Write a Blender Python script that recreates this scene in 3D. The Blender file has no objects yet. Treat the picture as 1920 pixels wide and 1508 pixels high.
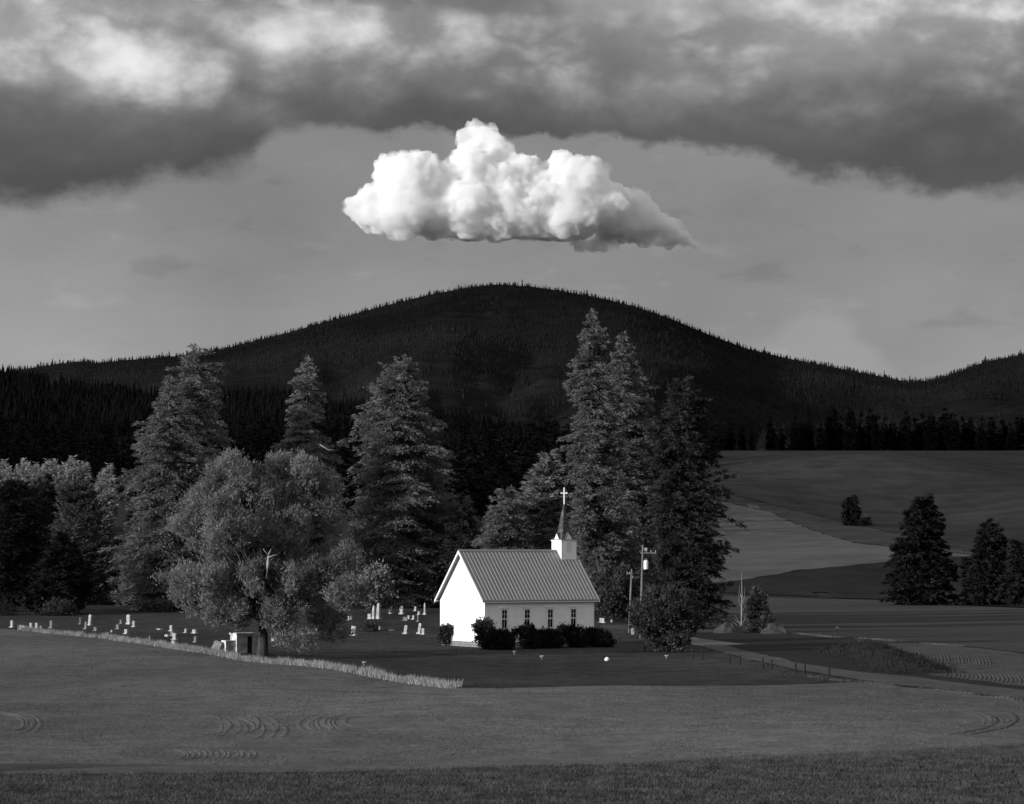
import bpy, math, random
import numpy as np
from mathutils import Vector, Matrix, noise as mnoise

# ------------------------------------------------------------------ camera, sky, sun, exposure
SC = bpy.context.scene
COL = SC.collection
W_PX, H_PX = 1920.0, 1508.0
FPX, CXP, HYP, ZC = 5000.0, 960.0, 1045.0, 8.0      # focal length / horizon row in photo pixels, eye height
cam_d = bpy.data.cameras.new('camera')
cam = bpy.data.objects.new('camera', cam_d); COL.objects.link(cam)
cam.location = (0, 0, ZC); cam.rotation_euler = (math.pi/2, 0, 0)
cam_d.sensor_width = 36.0; cam_d.lens = 36.0*FPX/W_PX
cam_d.shift_y = (HYP - H_PX/2)/W_PX
cam_d.clip_start = 0.5; cam_d.clip_end = 90000
SC.camera = cam

SUN_EL = math.radians(12.5)
SUN_SIDE = math.radians(30)        # sun stands to the left, this far round towards the camera
sdir = Vector((-math.cos(SUN_SIDE)*math.cos(SUN_EL), -math.sin(SUN_SIDE)*math.cos(SUN_EL), math.sin(SUN_EL)))

world = bpy.data.worlds.new('World'); SC.world = world; world.use_nodes = True
wn, wl = world.node_tree.nodes, world.node_tree.links
for n in list(wn): wn.remove(n)

class NT:
    """small helper to write node maths"""
    def __init__(s, tree): s.t = tree; s.n = tree.nodes; s.l = tree.links
    def node(s, typ, **kw):
        nd = s.n.new(typ)
        for k, v in kw.items(): setattr(nd, k, v)
        return nd
    def put(s, sock, v):
        if isinstance(v, bpy.types.NodeSocket): s.l.new(v, sock)
        elif v is not None: sock.default_value = v
    def m(s, op, a, b=None, c=None, clamp=False):
        nd = s.node('ShaderNodeMath', operation=op, use_clamp=clamp)
        s.put(nd.inputs[0], a); s.put(nd.inputs[1], b); s.put(nd.inputs[2], c)
        return nd.outputs[0]
    def add(s, a, b): return s.m('ADD', a, b)
    def sub(s, a, b): return s.m('SUBTRACT', a, b)
    def mul(s, a, b): return s.m('MULTIPLY', a, b)
    def ramp(s, v, a, b, lo=0.0, hi=1.0, smooth=True):
        nd = s.node('ShaderNodeMapRange', interpolation_type='SMOOTHSTEP' if smooth else 'LINEAR')
        s.put(nd.inputs[0], v); s.put(nd.inputs[1], a); s.put(nd.inputs[2], b); s.put(nd.inputs[3], lo); s.put(nd.inputs[4], hi)
        return nd.outputs[0]
    def mix(s, f, a, b): return s.add(a, s.mul(f, s.sub(b, a)))
    def noise(s, vec, scale, detail=6, rough=0.55, dist=0.0):
        nd = s.node('ShaderNodeTexNoise')
        if vec is not None: s.l.new(vec, nd.inputs['Vector'])
        nd.inputs['Scale'].default_value = scale; nd.inputs['Detail'].default_value = detail
        nd.inputs['Roughness'].default_value = rough; nd.inputs['Distortion'].default_value = dist
        return nd.outputs['Fac']
    def curve(s, v, x0, x1, pts, vs=1.0):
        nd = s.node('ShaderNodeFloatCurve')
        c = nd.mapping.curves[0]
        P = [((x-x0)/(x1-x0), y/vs) for x, y in pts]
        c.points[0].location = P[0]; c.points[1].location = P[-1]
        for p in P[1:-1]: c.points.new(*p)
        nd.mapping.update()
        s.put(nd.inputs['Value'], s.ramp(v, x0, x1, 0, 1, smooth=False))
        return s.mul(nd.outputs[0], vs)

w = NT(world.node_tree)
gen = w.node('ShaderNodeTexCoord').outputs['Generated']
sep = w.node('ShaderNodeSeparateXYZ'); w.l.new(gen, sep.inputs[0])
dx, dy, dz = sep.outputs
az = w.m('ARCTAN2', dx, dy)                         # bearing, 0 = over the mountain
el = w.m('ARCSINE', dz)
def scaled(k):
    nd = w.node('ShaderNodeVectorMath', operation='MULTIPLY'); w.l.new(gen, nd.inputs[0]); nd.inputs[1].default_value = k
    return nd.outputs[0]
flat = scaled((1, 1, 2.6)); flat2 = scaled((1, 1, 2.4)); puff = scaled((1, 1, 1.5))
E = lambda y: (HYP-y)/FPX
A = lambda x: (x-CXP)/FPX
n_big = w.noise(flat, 9, 5, 0.5, 0.0)
n_soft = w.noise(flat2, 8, 6, 0.5)
n_edge = w.noise(puff, 36, 8, 0.6, 0.0)
n_fine = w.noise(puff, 16, 5, 0.55, 0.0)
n_dark = w.noise(flat, 20, 5, 0.55, 0.0)
def billow(vec, sc): return w.m('ABSOLUTE', w.mul(w.sub(w.noise(vec, sc, 5, 0.5, 0.0), 0.5), 2.0))
n_puff = w.add(w.add(w.mul(billow(puff, 13), 0.60), w.mul(billow(puff, 31), 0.34)), w.mul(w.sub(n_edge, 0.5), 0.25))   # about 0 .. 0.6, mean 0.2
# low sheet of thin grey cloud above the hills
low = w.add(0.24, w.mul(w.sub(n_soft, 0.5), 0.20))
low = w.add(low, w.mul(w.ramp(el, E(330), E(640)), 0.05))
low = w.add(low, w.mul(w.ramp(az, A(700), A(-200)), 0.035))
n_wisp = w.noise(flat, 26, 6, 0.55)
low = w.add(low, w.mul(w.sub(w.ramp(n_wisp, 0.57, 0.70), w.ramp(n_wisp, 0.42, 0.30)), 0.035))
# a paler bank standing low over the right-hand ridge
bank = w.curve(az, A(1300), A(1800), [(A(1300), E(640)), (A(1420), E(606)), (A(1500), E(588)), (A(1570), E(600)), (A(1640), E(645)), (A(1720), E(700)), (A(1800), E(740))], 0.2)
bm_ = w.ramp(w.sub(w.add(bank, w.mul(w.sub(n_edge, 0.5), 0.030)), el), -0.002, 0.008)
low = w.add(low, w.mul(w.mul(bm_, w.mul(w.ramp(az, A(1300), A(1480)), w.ramp(az, A(1780), A(1690)))), 0.045))
# the dark-bottomed cloud deck
bottom = w.curve(az, -0.30, 0.30, [(-.30, .128), (A(0), E(395)), (A(200), E(382)), (A(330), E(335)), (A(470), E(308)), (A(530), E(262)),
                 (A(720), E(252)), (A(1000), E(258)), (A(1250), E(270)), (A(1400), E(300)), (A(1600), E(345)), (A(1760), E(360)), (A(1920), E(368)), (.30, .134)], 0.3)
jag = w.add(w.mul(w.sub(n_edge, 0.5), 0.026), w.mul(w.sub(n_big, 0.5), 0.008))
above = w.add(w.sub(el, bottom), jag)
softness = w.curve(az, -0.30, 0.30, [(-.3, .005), (A(400), .006), (A(900), .002), (A(1300), .003), (.3, .007)], 0.02)
deck = w.ramp(above, w.mul(softness, -1.0), softness)
el_w = w.add(el, w.add(w.mul(w.sub(n_big, 0.5), 0.035), w.mul(w.sub(n_puff, 0.20), 0.06)))
body = w.curve(el_w, 0.11, 0.30, [(.11, .075), (E(400), .085), (E(320), .095), (E(250), .13), (E(200), .21), (E(150), .31), (E(100), .42), (E(60), .52), (E(20), .55), (.22, .52), (.30, .72)], 1.0)
body = w.mul(body, w.ramp(n_soft, 0.3, 0.7, 0.78, 1.22))
bill = w.ramp(n_puff, 0.06, 0.42, -0.45, 1.0)
body = w.add(body, w.mul(w.mul(bill, 0.26), w.ramp(el_w, E(240), E(70))))
lift = w.add(w.mul(w.ramp(az, A(650), A(150)), w.ramp(el_w, E(240), E(130))), w.mul(w.ramp(az, A(1350), A(1750)), w.ramp(el_w, E(130), E(60))))
body = w.add(body, w.mul(w.mul(lift, 0.13), w.ramp(n_puff, 0.0, 0.3, 0.4, 1.3)))
gapc = w.mul(w.ramp(w.m('ABSOLUTE', w.sub(az, A(920))), .050, .012), w.mul(w.ramp(w.add(el, w.mul(w.sub(n_edge, 0.5), .02)), E(62), E(22)), w.ramp(el, .245, .222)))
hole = w.m('MAXIMUM', w.mul(w.ramp(n_dark, 0.53, 0.63), w.ramp(el, E(60), E(0))), gapc)
body = w.mix(w.mul(hole, 0.75), body, 0.13)
body = w.m('MAXIMUM', body, 0.05)
cloud = w.mix(deck, low, body)
# higher up and all round: broken bright cloud with blue between
gap = w.mul(w.ramp(n_big, 0.50, 0.62), w.ramp(el, 0.24, 0.34))
cover = w.sub(1.0, w.mul(gap, 0.7))
sky = w.node('ShaderNodeTexSky', sky_type='NISHITA', sun_disc=False)
sky.sun_elevation = SUN_EL; sky.sun_rotation = math.atan2(sdir.x, sdir.y)
bw = w.node('ShaderNodeRGBToBW'); w.l.new(sky.outputs[0], bw.inputs[0])
col = w.mix(cover, bw.outputs[0], w.mul(cloud, 10.0))
bgn = w.node('ShaderNodeBackground'); w.l.new(col, bgn.inputs['Color']); bgn.inputs['Strength'].default_value = 0.1
wo = w.node('ShaderNodeOutputWorld'); w.l.new(bgn.outputs[0], wo.inputs['Surface'])

sun_d = bpy.data.lights.new('sun', 'SUN'); sun_d.energy = 5.0; sun_d.angle = math.radians(0.5); sun_d.color = (1, 1, 1)
sun = bpy.data.objects.new('sun', sun_d); COL.objects.link(sun)
sun.rotation_euler = (-sdir).to_track_quat('-Z', 'Y').to_euler(); sun.location = (-60, -40, 60)

vs = SC.view_settings
vs.view_transform = 'Standard'; vs.look = 'None'; vs.gamma = 1.0; vs.use_curve_mapping = False
vs.exposure = 0.0
cy = SC.cycles if hasattr(SC, 'cycles') else None
SC.render.engine = 'CYCLES'
SC.cycles.use_denoising = True
SC.cycles.max_bounces = 24; SC.cycles.diffuse_bounces = 3; SC.cycles.glossy_bounces = 2
SC.cycles.transmission_bounces = 3; SC.cycles.volume_bounces = 20; SC.cycles.transparent_max_bounces = 8
SC.cycles.use_adaptive_sampling = True; SC.cycles.adaptive_threshold = 0.015

# ------------------------------------------------------------------ helpers
rng = np.random.default_rng(7)
random.seed(7)

def tag(o, label=None, cat=None, group=None, kind=None):
    if label: o['label'] = label
    if cat: o['category'] = cat
    if group: o['group'] = group
    if kind: o['kind'] = kind
    return o
def empty(name, loc, rz=0, label=None, cat=None, group=None):
    o = bpy.data.objects.new(name, None); COL.objects.link(o)
    o.empty_display_size = 0.3
    o.location = loc; o.rotation_euler = (0, 0, rz)
    return tag(o, label, cat, group)
def mesh_np(name, V, F, smooth=False):
    """V (n,3), F list of (m,k) int arrays, k = 3 or 4"""
    me = bpy.data.meshes.new(name)
    V = np.asarray(V, dtype=np.float32)
    if not isinstance(F, list): F = [F]
    F = [np.asarray(f, dtype=np.int32) for f in F if len(f)]
    loops = np.concatenate([f.ravel() for f in F])
    starts, tot, off = [], [], 0
    for f in F:
        k = f.shape[1]; starts.append(off + np.arange(len(f))*k); tot.append(np.full(len(f), k)); off += f.size
    starts = np.concatenate(starts).astype(np.int32); tot = np.concatenate(tot).astype(np.int32)
    me.vertices.add(len(V)); me.vertices.foreach_set('co', V.ravel())
    me.loops.add(len(loops)); me.loops.foreach_set('vertex_index', loops)
    me.polygons.add(len(starts)); me.polygons.foreach_set('loop_start', starts); me.polygons.foreach_set('loop_total', tot)
    if smooth: me.polygons.foreach_set('use_smooth', np.ones(len(starts), dtype=bool))
    me.update(calc_edges=True); me.validate()
    return me
def obj(name, me, mat, parent=None, loc=None, rot=None):
    o = bpy.data.objects.new(name, me); COL.objects.link(o)
    if mat is not None and not me.materials: me.materials.append(mat)
    o.parent = parent
    if loc is not None: o.location = loc
    if rot is not None: o.rotation_euler = rot
    return o

class MB:
    """collects simple shapes into one mesh"""
    def __init__(s): s.v = []; s.f = []
    def add(s, vs_, fs):
        b = len(s.v); s.v += [tuple(v) for v in vs_]; s.f += [tuple(i+b for i in f) for f in fs]; return s
    def box(s, x0, x1, y0, y1, z0, z1, taper=1.0):
        cx, cy_ = (x0+x1)/2, (y0+y1)/2; t = taper
        X = lambda x: cx+(x-cx)*t; Y = lambda y: cy_+(y-cy_)*t
        return s.add([(x0,y0,z0),(x1,y0,z0),(x1,y1,z0),(x0,y1,z0),(X(x0),Y(y0),z1),(X(x1),Y(y0),z1),(X(x1),Y(y1),z1),(X(x0),Y(y1),z1)],
                     [(0,3,2,1),(4,5,6,7),(0,1,5,4),(1,2,6,5),(2,3,7,6),(3,0,4,7)])
    def prism(s, poly, y0, y1):
        """poly in x,z, extruded along y"""
        n = len(poly)
        s.add([(x, y0, z) for x, z in poly]+[(x, y1, z) for x, z in poly],
              [tuple(range(n)), tuple(range(2*n-1, n-1, -1))]+[(i, i+n, (i+1) % n+n, (i+1) % n) for i in range(n)])
        return s
    def tube(s, pts, rad, n=6):
        pts = [Vector(p) for p in pts]
        if not isinstance(rad, (list, tuple)): rad = [rad]*len(pts)
        b = len(s.v)
        for i, p in enumerate(pts):
            d = (pts[min(i+1, len(pts)-1)]-pts[max(i-1, 0)]).normalized()
            u = d.orthogonal().normalized() if abs(d.z) < .99 else Vector((1, 0, 0))
            u = (u - d*u.dot(d)).normalized(); v = d.cross(u)
            for k in range(n):
                a = 2*math.pi*k/n; s.v.append(tuple(p+(u*math.cos(a)+v*math.sin(a))*rad[i]))
        for i in range(len(pts)-1):
            for k in range(n):
                s.f.append((b+i*n+k, b+i*n+(k+1) % n, b+(i+1)*n+(k+1) % n, b+(i+1)*n+k))
        s.f.append(tuple(b+k for k in range(n-1, -1, -1))); s.f.append(tuple(b+(len(pts)-1)*n+k for k in range(n)))
        return s
    def mesh(s, name='mesh', smooth=False):
        me = bpy.data.meshes.new(name); me.from_pydata(s.v, [], s.f); me.update()
        if smooth:
            for p in me.polygons: p.use_smooth = True
        return me
    def build(s, name, mat, parent=None, loc=None, rot=None, smooth=False):
        return obj(name, s.mesh(name, smooth), mat, parent, loc, rot)

def mat_noise(name, lo, hi, scale, detail=6, rough=0.9, bump=0.0, bscale=None, scale2=None, amt2=0.0, stretch=(1, 1, 1), spec=0.0, world_space=False, scale3=None, amt3=0.0):
    """grey procedural material: two octaves of noise between two albedos"""
    m = bpy.data.materials.new(name); m.use_nodes = True
    t = NT(m.node_tree); bs = m.node_tree.nodes['Principled BSDF']
    tc = t.node('ShaderNodeNewGeometry').outputs['Position'] if world_space else t.node('ShaderNodeTexCoord').outputs['Object']
    mp = t.node('ShaderNodeVectorMath', operation='MULTIPLY'); t.l.new(tc, mp.inputs[0]); mp.inputs[1].default_value = stretch
    v = mp.outputs[0]
    f = t.ramp(t.noise(v, scale, detail, 0.6), 0.32, 0.68)
    val = t.mix(f, lo, hi)
    if scale2: val = t.mul(val, t.ramp(t.noise(v, scale2, 5, 0.6), 0.3, 0.7, 1-amt2, 1+amt2))
    if scale3: val = t.mul(val, t.ramp(t.noise(v, scale3, 3, 0.6), 0.3, 0.7, 1-amt3, 1+amt3))
    t.put(bs.inputs['Base Color'], val)
    bs.inputs['Roughness'].default_value = rough; bs.inputs['Specular IOR Level'].default_value = spec
    if bump:
        bn = t.node('ShaderNodeBump'); bn.inputs['Strength'].default_value = 1.0; bn.inputs['Distance'].default_value = bump
        t.l.new(t.noise(v, bscale or scale*3, 6, 0.7), bn.inputs['Height']); t.l.new(bn.outputs[0], bs.inputs['Normal'])
    return m
def mat_leaf(name, lo, hi, scale=0.9, trans=0.25):
    m = bpy.data.materials.new(name); m.use_nodes = True
    t = NT(m.node_tree)
    for n in list(t.n): t.n.remove(n)
    tc = t.node('ShaderNodeTexCoord').outputs['Object']
    f = t.ramp(t.noise(tc, scale, 5, 0.65), 0.33, 0.67)
    val = t.mix(f, lo, hi)
    d = t.node('ShaderNodeBsdfDiffuse'); t.put(d.inputs['Color'], val)
    tr = t.node('ShaderNodeBsdfTranslucent'); t.put(tr.inputs['Color'], val)
    mx = t.node('ShaderNodeMixShader'); mx.inputs[0].default_value = trans
    t.l.new(d.outputs[0], mx.inputs[1]); t.l.new(tr.outputs[0], mx.inputs[2])
    o = t.node('ShaderNodeOutputMaterial'); t.l.new(mx.outputs[0], o.inputs['Surface'])
    return m

M = dict(
    earth=mat_noise('earth', .026, .036, .02, scale2=1.3, amt2=.14, bump=.05, bscale=2.5, world_space=True),
    field=mat_noise('field_crop', .072, .116, .035, scale2=1.1, amt2=.16, bump=.05, bscale=6, stretch=(.45, .35, 1), world_space=True, scale3=9, amt3=.22),
    lawn=mat_noise('lawn', .034, .047, .08, scale2=.9, amt2=.2, bump=.05, bscale=4, stretch=(.5, .35, 1), world_space=True, scale3=6, amt3=.22),
    pasture=mat_noise('pasture', .045, .058, .02, scale2=.5, amt2=.14, bump=.10, bscale=1.5, stretch=(.3, 1, 1), world_space=True),
    hill_dark=mat_noise('hill_fallow', .019, .026, .012, scale2=.15, amt2=.14, bump=.05, bscale=.5, stretch=(.6, .5, 1), world_space=True),
    hill_bright=mat_noise('hill_stubble', .068, .092, .012, scale2=.15, amt2=.14, bump=.05, bscale=.5, stretch=(.6, .5, 1), world_space=True),
    hill_mid=mat_noise('hill_grass', .028, .040, .012, scale2=.15, amt2=.2, bump=.05, bscale=.5, stretch=(.6, .5, 1), world_space=True),  # low tone holds the cloud shadow on the hill in its colour
    gravel=mat_noise('gravel', .060, .078, .2, scale2=3, amt2=.15, bump=.03, bscale=8, world_space=True),
    pale_gravel=mat_noise('pale_gravel', .10, .13, .3, scale2=3, amt2=.15, bump=.03, bscale=8, world_space=True),
    soil=mat_noise('tilled_soil', .055, .075, .4, scale2=4, amt2=.2, bump=.04, bscale=8, world_space=True),
    clod=mat_noise('field_ridge', .045, .06, .8, scale2=4, amt2=.2, bump=.04, bscale=8, world_space=True),
    dirt=mat_noise('dirt_pile', .040, .066, 1.2, bump=.08, bscale=6),
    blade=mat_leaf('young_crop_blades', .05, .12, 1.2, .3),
    dry=mat_leaf('dry_grass', .20, .36, .6, .3),
    sprout=mat_leaf('sprouts', .07, .14, .15, .3),
    hill_strip=mat_noise('hill_rough_grass', .038, .054, .012, scale2=.15, amt2=.2, bump=.05, bscale=.5, stretch=(.6, .5, 1), world_space=True),
    dry_dull=mat_leaf('dull_dry_grass', .085, .16, .6, .3),
    weed=mat_leaf('weeds', .02, .04, 1.0, .2),
    con=mat_leaf('conifer_foliage', .095, .185, .45, .30),
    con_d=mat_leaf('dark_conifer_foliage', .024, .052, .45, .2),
    con_k=mat_leaf('black_conifer_foliage', .010, .026, .45, .15),  # near-black tone of the pines; shaded spruces have their shade painted with it
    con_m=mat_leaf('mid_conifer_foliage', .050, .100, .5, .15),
    crop_soil=mat_noise('crop_soil', .014, .022, .5, scale2=3, amt2=.3, world_space=True),  # kept dark so the shade between the blades is in its colour
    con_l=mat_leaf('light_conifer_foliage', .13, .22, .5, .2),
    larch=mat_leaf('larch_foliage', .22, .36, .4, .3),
    dec=mat_leaf('broadleaf_foliage', .14, .24, .35, .42),
    bush=mat_leaf('bush_foliage', .040, .075, .8, .2),
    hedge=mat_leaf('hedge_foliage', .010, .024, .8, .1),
    bark=mat_noise('bark', .035, .075, 3, bump=.04, bscale=9, stretch=(1, 1, .25)),
    bark_l=mat_noise('pale_bare_wood', .22, .36, 3, bump=.02, bscale=9, stretch=(1, 1, .3)),
    far=mat_leaf('mountain_forest', .0065, .016, .0016, .0),  # cloud shadow over the mountain is put into this dark tone
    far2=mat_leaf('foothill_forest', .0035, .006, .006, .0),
    wood=mat_leaf('wood_foliage', .003, .006, .06, .05),  # near-black because cloud shade on the woods is part of the colour
    rock=mat_noise('mountain_ground', .007, .013, .003, scale2=.02, amt2=.3),  # the mountain's cloud shadow is painted in here too, as on the forest
    clear=mat_noise('mountain_clearing', .018, .026, .01, scale2=.05, amt2=.3),
    white=mat_noise('white_paint', .80, .86, 1.5, scale2=.4, amt2=.05, rough=.6),
    trim=mat_noise('white_trim', .80, .84, 2, rough=.5),
    roof=mat_noise('metal_roof', .165, .20, .7, scale2=4, amt2=.06, rough=.45, spec=.5),
    shingle=mat_noise('dark_shingle', .045, .11, 3, scale2=9, amt2=.5, rough=.9, bump=.05, bscale=10),
    stone=mat_noise('foundation_stone', .10, .28, 2.2, bump=.06, bscale=5),
    grave=mat_noise('grave_marble', .26, .42, 2.5, scale2=7, amt2=.15, rough=.8),
    grave_d=mat_noise('grave_granite', .12, .2, 3, scale2=8, amt2=.2, rough=.7),
    limewash=mat_noise('peeling_limewash', .30, .74, 2.4, detail=8, bump=.03, bscale=5),
    glass=None, dark=mat_noise('dark_interior', .012, .02, 2),
    pole=mat_noise('weathered_pole', .11, .19, 4, stretch=(1, 1, .15)),
    steel=mat_noise('grey_enamel', .26, .34, 2, rough=.4),
    post=mat_noise('dark_post', .02, .035, 4),
    wire=mat_noise('wire', .10, .14, 2),
)
g = bpy.data.materials.new('window_glass'); g.use_nodes = True; b_ = g.node_tree.nodes['Principled BSDF']
t_ = NT(g.node_tree); t_.put(b_.inputs['Base Color'], t_.ramp(t_.noise(t_.node('ShaderNodeTexCoord').outputs['Object'], 3), .4, .6, .008, .018))
b_.inputs['Roughness'].default_value = .06; b_.inputs['Specular IOR Level'].default_value = .35
M['glass'] = g

# ------------------------------------------------------------------ terrain
def sstep(a, b, x):
    t = np.clip((np.asarray(x, float)-a)/(b-a), 0, 1); return t*t*(3-2*t)
def Hn(x, y):
    x = np.asarray(x, float); y = np.asarray(y, float)
    z = 0.10*np.sin(x*.06+1.3)*np.sin(y*.045+.4)*sstep(400, 250, y)
    z = z + (.22*np.sin(x*.11+y*.05+.5)+.12*np.sin(x*.21-y*.09+2.0))*sstep(235, 205, y)*sstep(98, 112, y-.18*x)
    z = z + 0.55*sstep(108, 96, y-0.18*x)                       # bank that carries the near crop
    z = z + 6.5*np.exp(-((x+39)/9)**2-((y-86)/8)**2)        # unseen rise left of the picture; its shadow falls on the near field
    z = z + (1.7*sstep(252, 312, y)+.5*sstep(312, 400, y))*sstep(22, 4, x)*sstep(620, 440, y)
    u = np.clip((y-455)/(1075-455), 0, None)
    hill = 51*np.where(u < 1, u**1.08*(1-.0*u), 1.0)
    hill = np.where(y > 1075, 51-26*sstep(1075, 1500, y), hill)
    roll = (2.2*np.sin(x*.016+y*.006)+2.6*np.sin(x*.034-y*.017+1.0)+1.3*np.sin(x*.055+y*.012+2))*sstep(480, 800, y)*sstep(1080, 900, y)
    return z + (hill+roll)*sstep(440, 480, y)
def Hf(x, y): return float(Hn(x, y))
def P(px, py, D): return Vector(((px-CXP)/FPX*D, D, ZC-(py-HYP)/FPX*D))
_D = np.concatenate([np.arange(40, 460, .25), np.arange(460, 1500, 1.0)])
def G(px, py):
    """where the sight line through a pixel meets the ground"""
    x = (px-CXP)/FPX*_D; z = ZC-(py-HYP)/FPX*_D
    d = z-Hn(x, _D); i = int(np.argmax(d <= 0)) if (d <= 0).any() else len(_D)-1
    D = _D[i]
    if i > 0 and d[i] <= 0:
        D = _D[i-1]+(_D[i]-_D[i-1])*d[i-1]/(d[i-1]-d[i]+1e-9)
    X = (px-CXP)/FPX*D
    return Vector((X, D, Hf(X, D)))
def on(px, D): x = (px-CXP)/FPX*D; return Vector((x, D, Hf(x, D)))

def axis(fine0, fine1, step, lo, hi, g=1.16):
    a = list(np.arange(fine0, fine1+step/2, step)); s = step
    while a[-1] < hi: s *= g; a.append(a[-1]+s)
    s = step
    while a[0] > lo: s *= g; a.insert(0, a[0]-s)
    return np.array(a)
GX = axis(-90, 90, 3, -22000, 22000)
GY = np.concatenate([axis(60, 345, 3, -1500, 60)[:-1], np.arange(345, 1500, 9.0), axis(1500, 1520, 20, 1500, 30000)])
GY = np.unique(GY)
XX, YY = np.meshgrid(GX, GY); ZZ = Hn(XX, YY)
nx, ny = len(GX), len(GY)
idx = np.arange(nx*ny).reshape(ny, nx)
F = np.stack([idx[:-1, :-1], idx[:-1, 1:], idx[1:, 1:], idx[1:, :-1]], -1).reshape(-1, 4)
ground = obj('ground', mesh_np('ground', np.stack([XX, YY, ZZ], -1).reshape(-1, 3), F, True), M['earth'])
tag(ground, kind='structure')

def inside(poly, X, Y):
    r = np.zeros(X.shape, bool); n = len(poly)
    for i in range(n):
        x0, y0 = poly[i]; x1, y1 = poly[(i+1) % n]
        c = (y0 > Y) != (y1 > Y)
        if y0 == y1: continue
        r ^= c & (X < (x1-x0)*(Y-y0)/(y1-y0)+x0)
    return r
def clip_cell(poly, x0, x1, y0, y1):
    def cut(p, ax, v, s):
        out = []
        for i in range(len(p)):
            a, b = p[i-1], p[i]; da, db = s*(a[ax]-v), s*(b[ax]-v)
            if (da >= 0) != (db >= 0):
                t = da/(da-db); out.append((a[0]+t*(b[0]-a[0]), a[1]+t*(b[1]-a[1])))
            if db >= 0: out.append(b)
        return out
    for ax, v, s in ((0, x0, 1), (0, x1, -1), (1, y0, 1), (1, y1, -1)):
        poly = cut(poly, ax, v, s)
        if len(poly) < 3: return []
    return poly
def bil(x, y):
    i = int(np.clip(np.searchsorted(GX, x)-1, 0, nx-2)); j = int(np.clip(np.searchsorted(GY, y)-1, 0, ny-2))
    u = (x-GX[i])/(GX[i+1]-GX[i]); v = (y-GY[j])/(GY[j+1]-GY[j])
    return (ZZ[j, i]*(1-u)+ZZ[j, i+1]*u)*(1-v)+(ZZ[j+1, i]*(1-u)+ZZ[j+1, i+1]*u)*v
def sheet(name, outline, mat, off, world_pts=False, jitter=0.0):
    """a ground cover laid on the terrain inside an outline"""
    pts = [tuple(p) for p in outline] if world_pts else [tuple(G(*p)[:2]) for p in outline]
    if jitter:                                   # natural wavering edge
        r = random.Random(len(pts)+int(off*1e4)); q = []
        for i in range(len(pts)):
            a, b = Vector(pts[i]), Vector(pts[(i+1) % len(pts)])
            n = max(1, min(24, int((b-a).length/3)))
            for k in range(n):
                p = a.lerp(b, k/n); q.append((p.x+r.uniform(-jitter, jitter), p.y+r.uniform(-jitter, jitter)*1.5))
        pts = q
    ax = np.array(pts)
    i0, i1 = np.searchsorted(GX, ax[:, 0].min())-1, np.searchsorted(GX, ax[:, 0].max())
    j0, j1 = np.searchsorted(GY, ax[:, 1].min())-1, np.searchsorted(GY, ax[:, 1].max())
    i0, j0 = max(i0, 0), max(j0, 0); i1, j1 = min(i1, nx-1), min(j1, ny-1)
    xs, ys = GX[i0:i1+1], GY[j0:j1+1]
    ins = inside(pts, *np.meshgrid(xs, ys))
    edge = set()
    for k in range(len(pts)):
        a, b = ax[k], ax[(k+1) % len(pts)]
        n = int(max(abs(b-a))/1.0)+2
        for t in np.linspace(0, 1, min(n, 4000)):
            p = a+(b-a)*t; edge.add((int(np.searchsorted(xs, p[0])-1), int(np.searchsorted(ys, p[1])-1)))
    V, Fq, key = [], [], {}
    def vid(x, y):
        k = (round(x, 4), round(y, 4))
        if k not in key: key[k] = len(V); V.append((x, y, bil(x, y)+off))
        return key[k]
    for j in range(len(ys)-1):
        for i in range(len(xs)-1):
            if (i, j) in edge:
                c = clip_cell(pts, xs[i], xs[i+1], ys[j], ys[j+1])
                if len(c) >= 3:
                    f = []
                    for p in c:
                        q = vid(*p)
                        if q not in f: f.append(q)
                    ar = sum(c[q-1][0]*c[q][1]-c[q][0]*c[q-1][1] for q in range(len(c)))
                    if len(f) >= 3: Fq.append(tuple(f if ar > 0 else f[::-1]))
            elif ins[j, i]:
                Fq.append((vid(xs[i], ys[j]), vid(xs[i+1], ys[j]), vid(xs[i+1], ys[j+1]), vid(xs[i], ys[j+1])))
    me = bpy.data.meshes.new(name); me.from_pydata(V, [], Fq); me.update()
    for p in me.polygons: p.use_smooth = True
    o = obj(name, me, mat); tag(o, kind='structure'); return o

STRIP = [(-260, 1166), (-60, 1174), (40, 1181), (200, 1197), (300, 1211), (420, 1231), (540, 1246), (650, 1258), (740, 1276), (850, 1290)]
ROAD_LO = [(2150, 1352), (1920, 1311), (1784, 1294), (1653, 1281), (1500, 1258), (1400, 1237), (1330, 1217), (1285, 1206)]
ROAD_HI = [(1200, 1194), (1290, 1199), (1340, 1205), (1400, 1221), (1500, 1245), (1555, 1253), (1609, 1260), (1719, 1270), (1920, 1294), (2150, 1325)]
sheet('field', STRIP+[(950, 1291), (1300, 1286), (1520, 1284), (1600, 1280)]+[(1653, 1284), (1784, 1297), (1920, 1315), (2150, 1356), (2600, 1500), (2300, 1640), (-400, 1640), (-500, 1300)], M['field'], .012, jitter=.25)
sheet('cemetery_lawn', STRIP+[(950, 1291), (1300, 1286), (1520, 1284), (1560, 1272)]+[(1500, 1259), (1400, 1238), (1330, 1218), (1270, 1206), (1200, 1150), (900, 1138), (300, 1138), (-300, 1136)], M['lawn'], .020, jitter=.45)
sheet('gravel_road', ROAD_HI+ROAD_LO, M['gravel'], .030, jitter=.2)
sheet('gravel_drive', [(1130, 1172), (1240, 1176), (1330, 1181), (1350, 1186), (1300, 1187), (1230, 1183), (1120, 1179)], M['gravel'], .034, jitter=.2)
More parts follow.
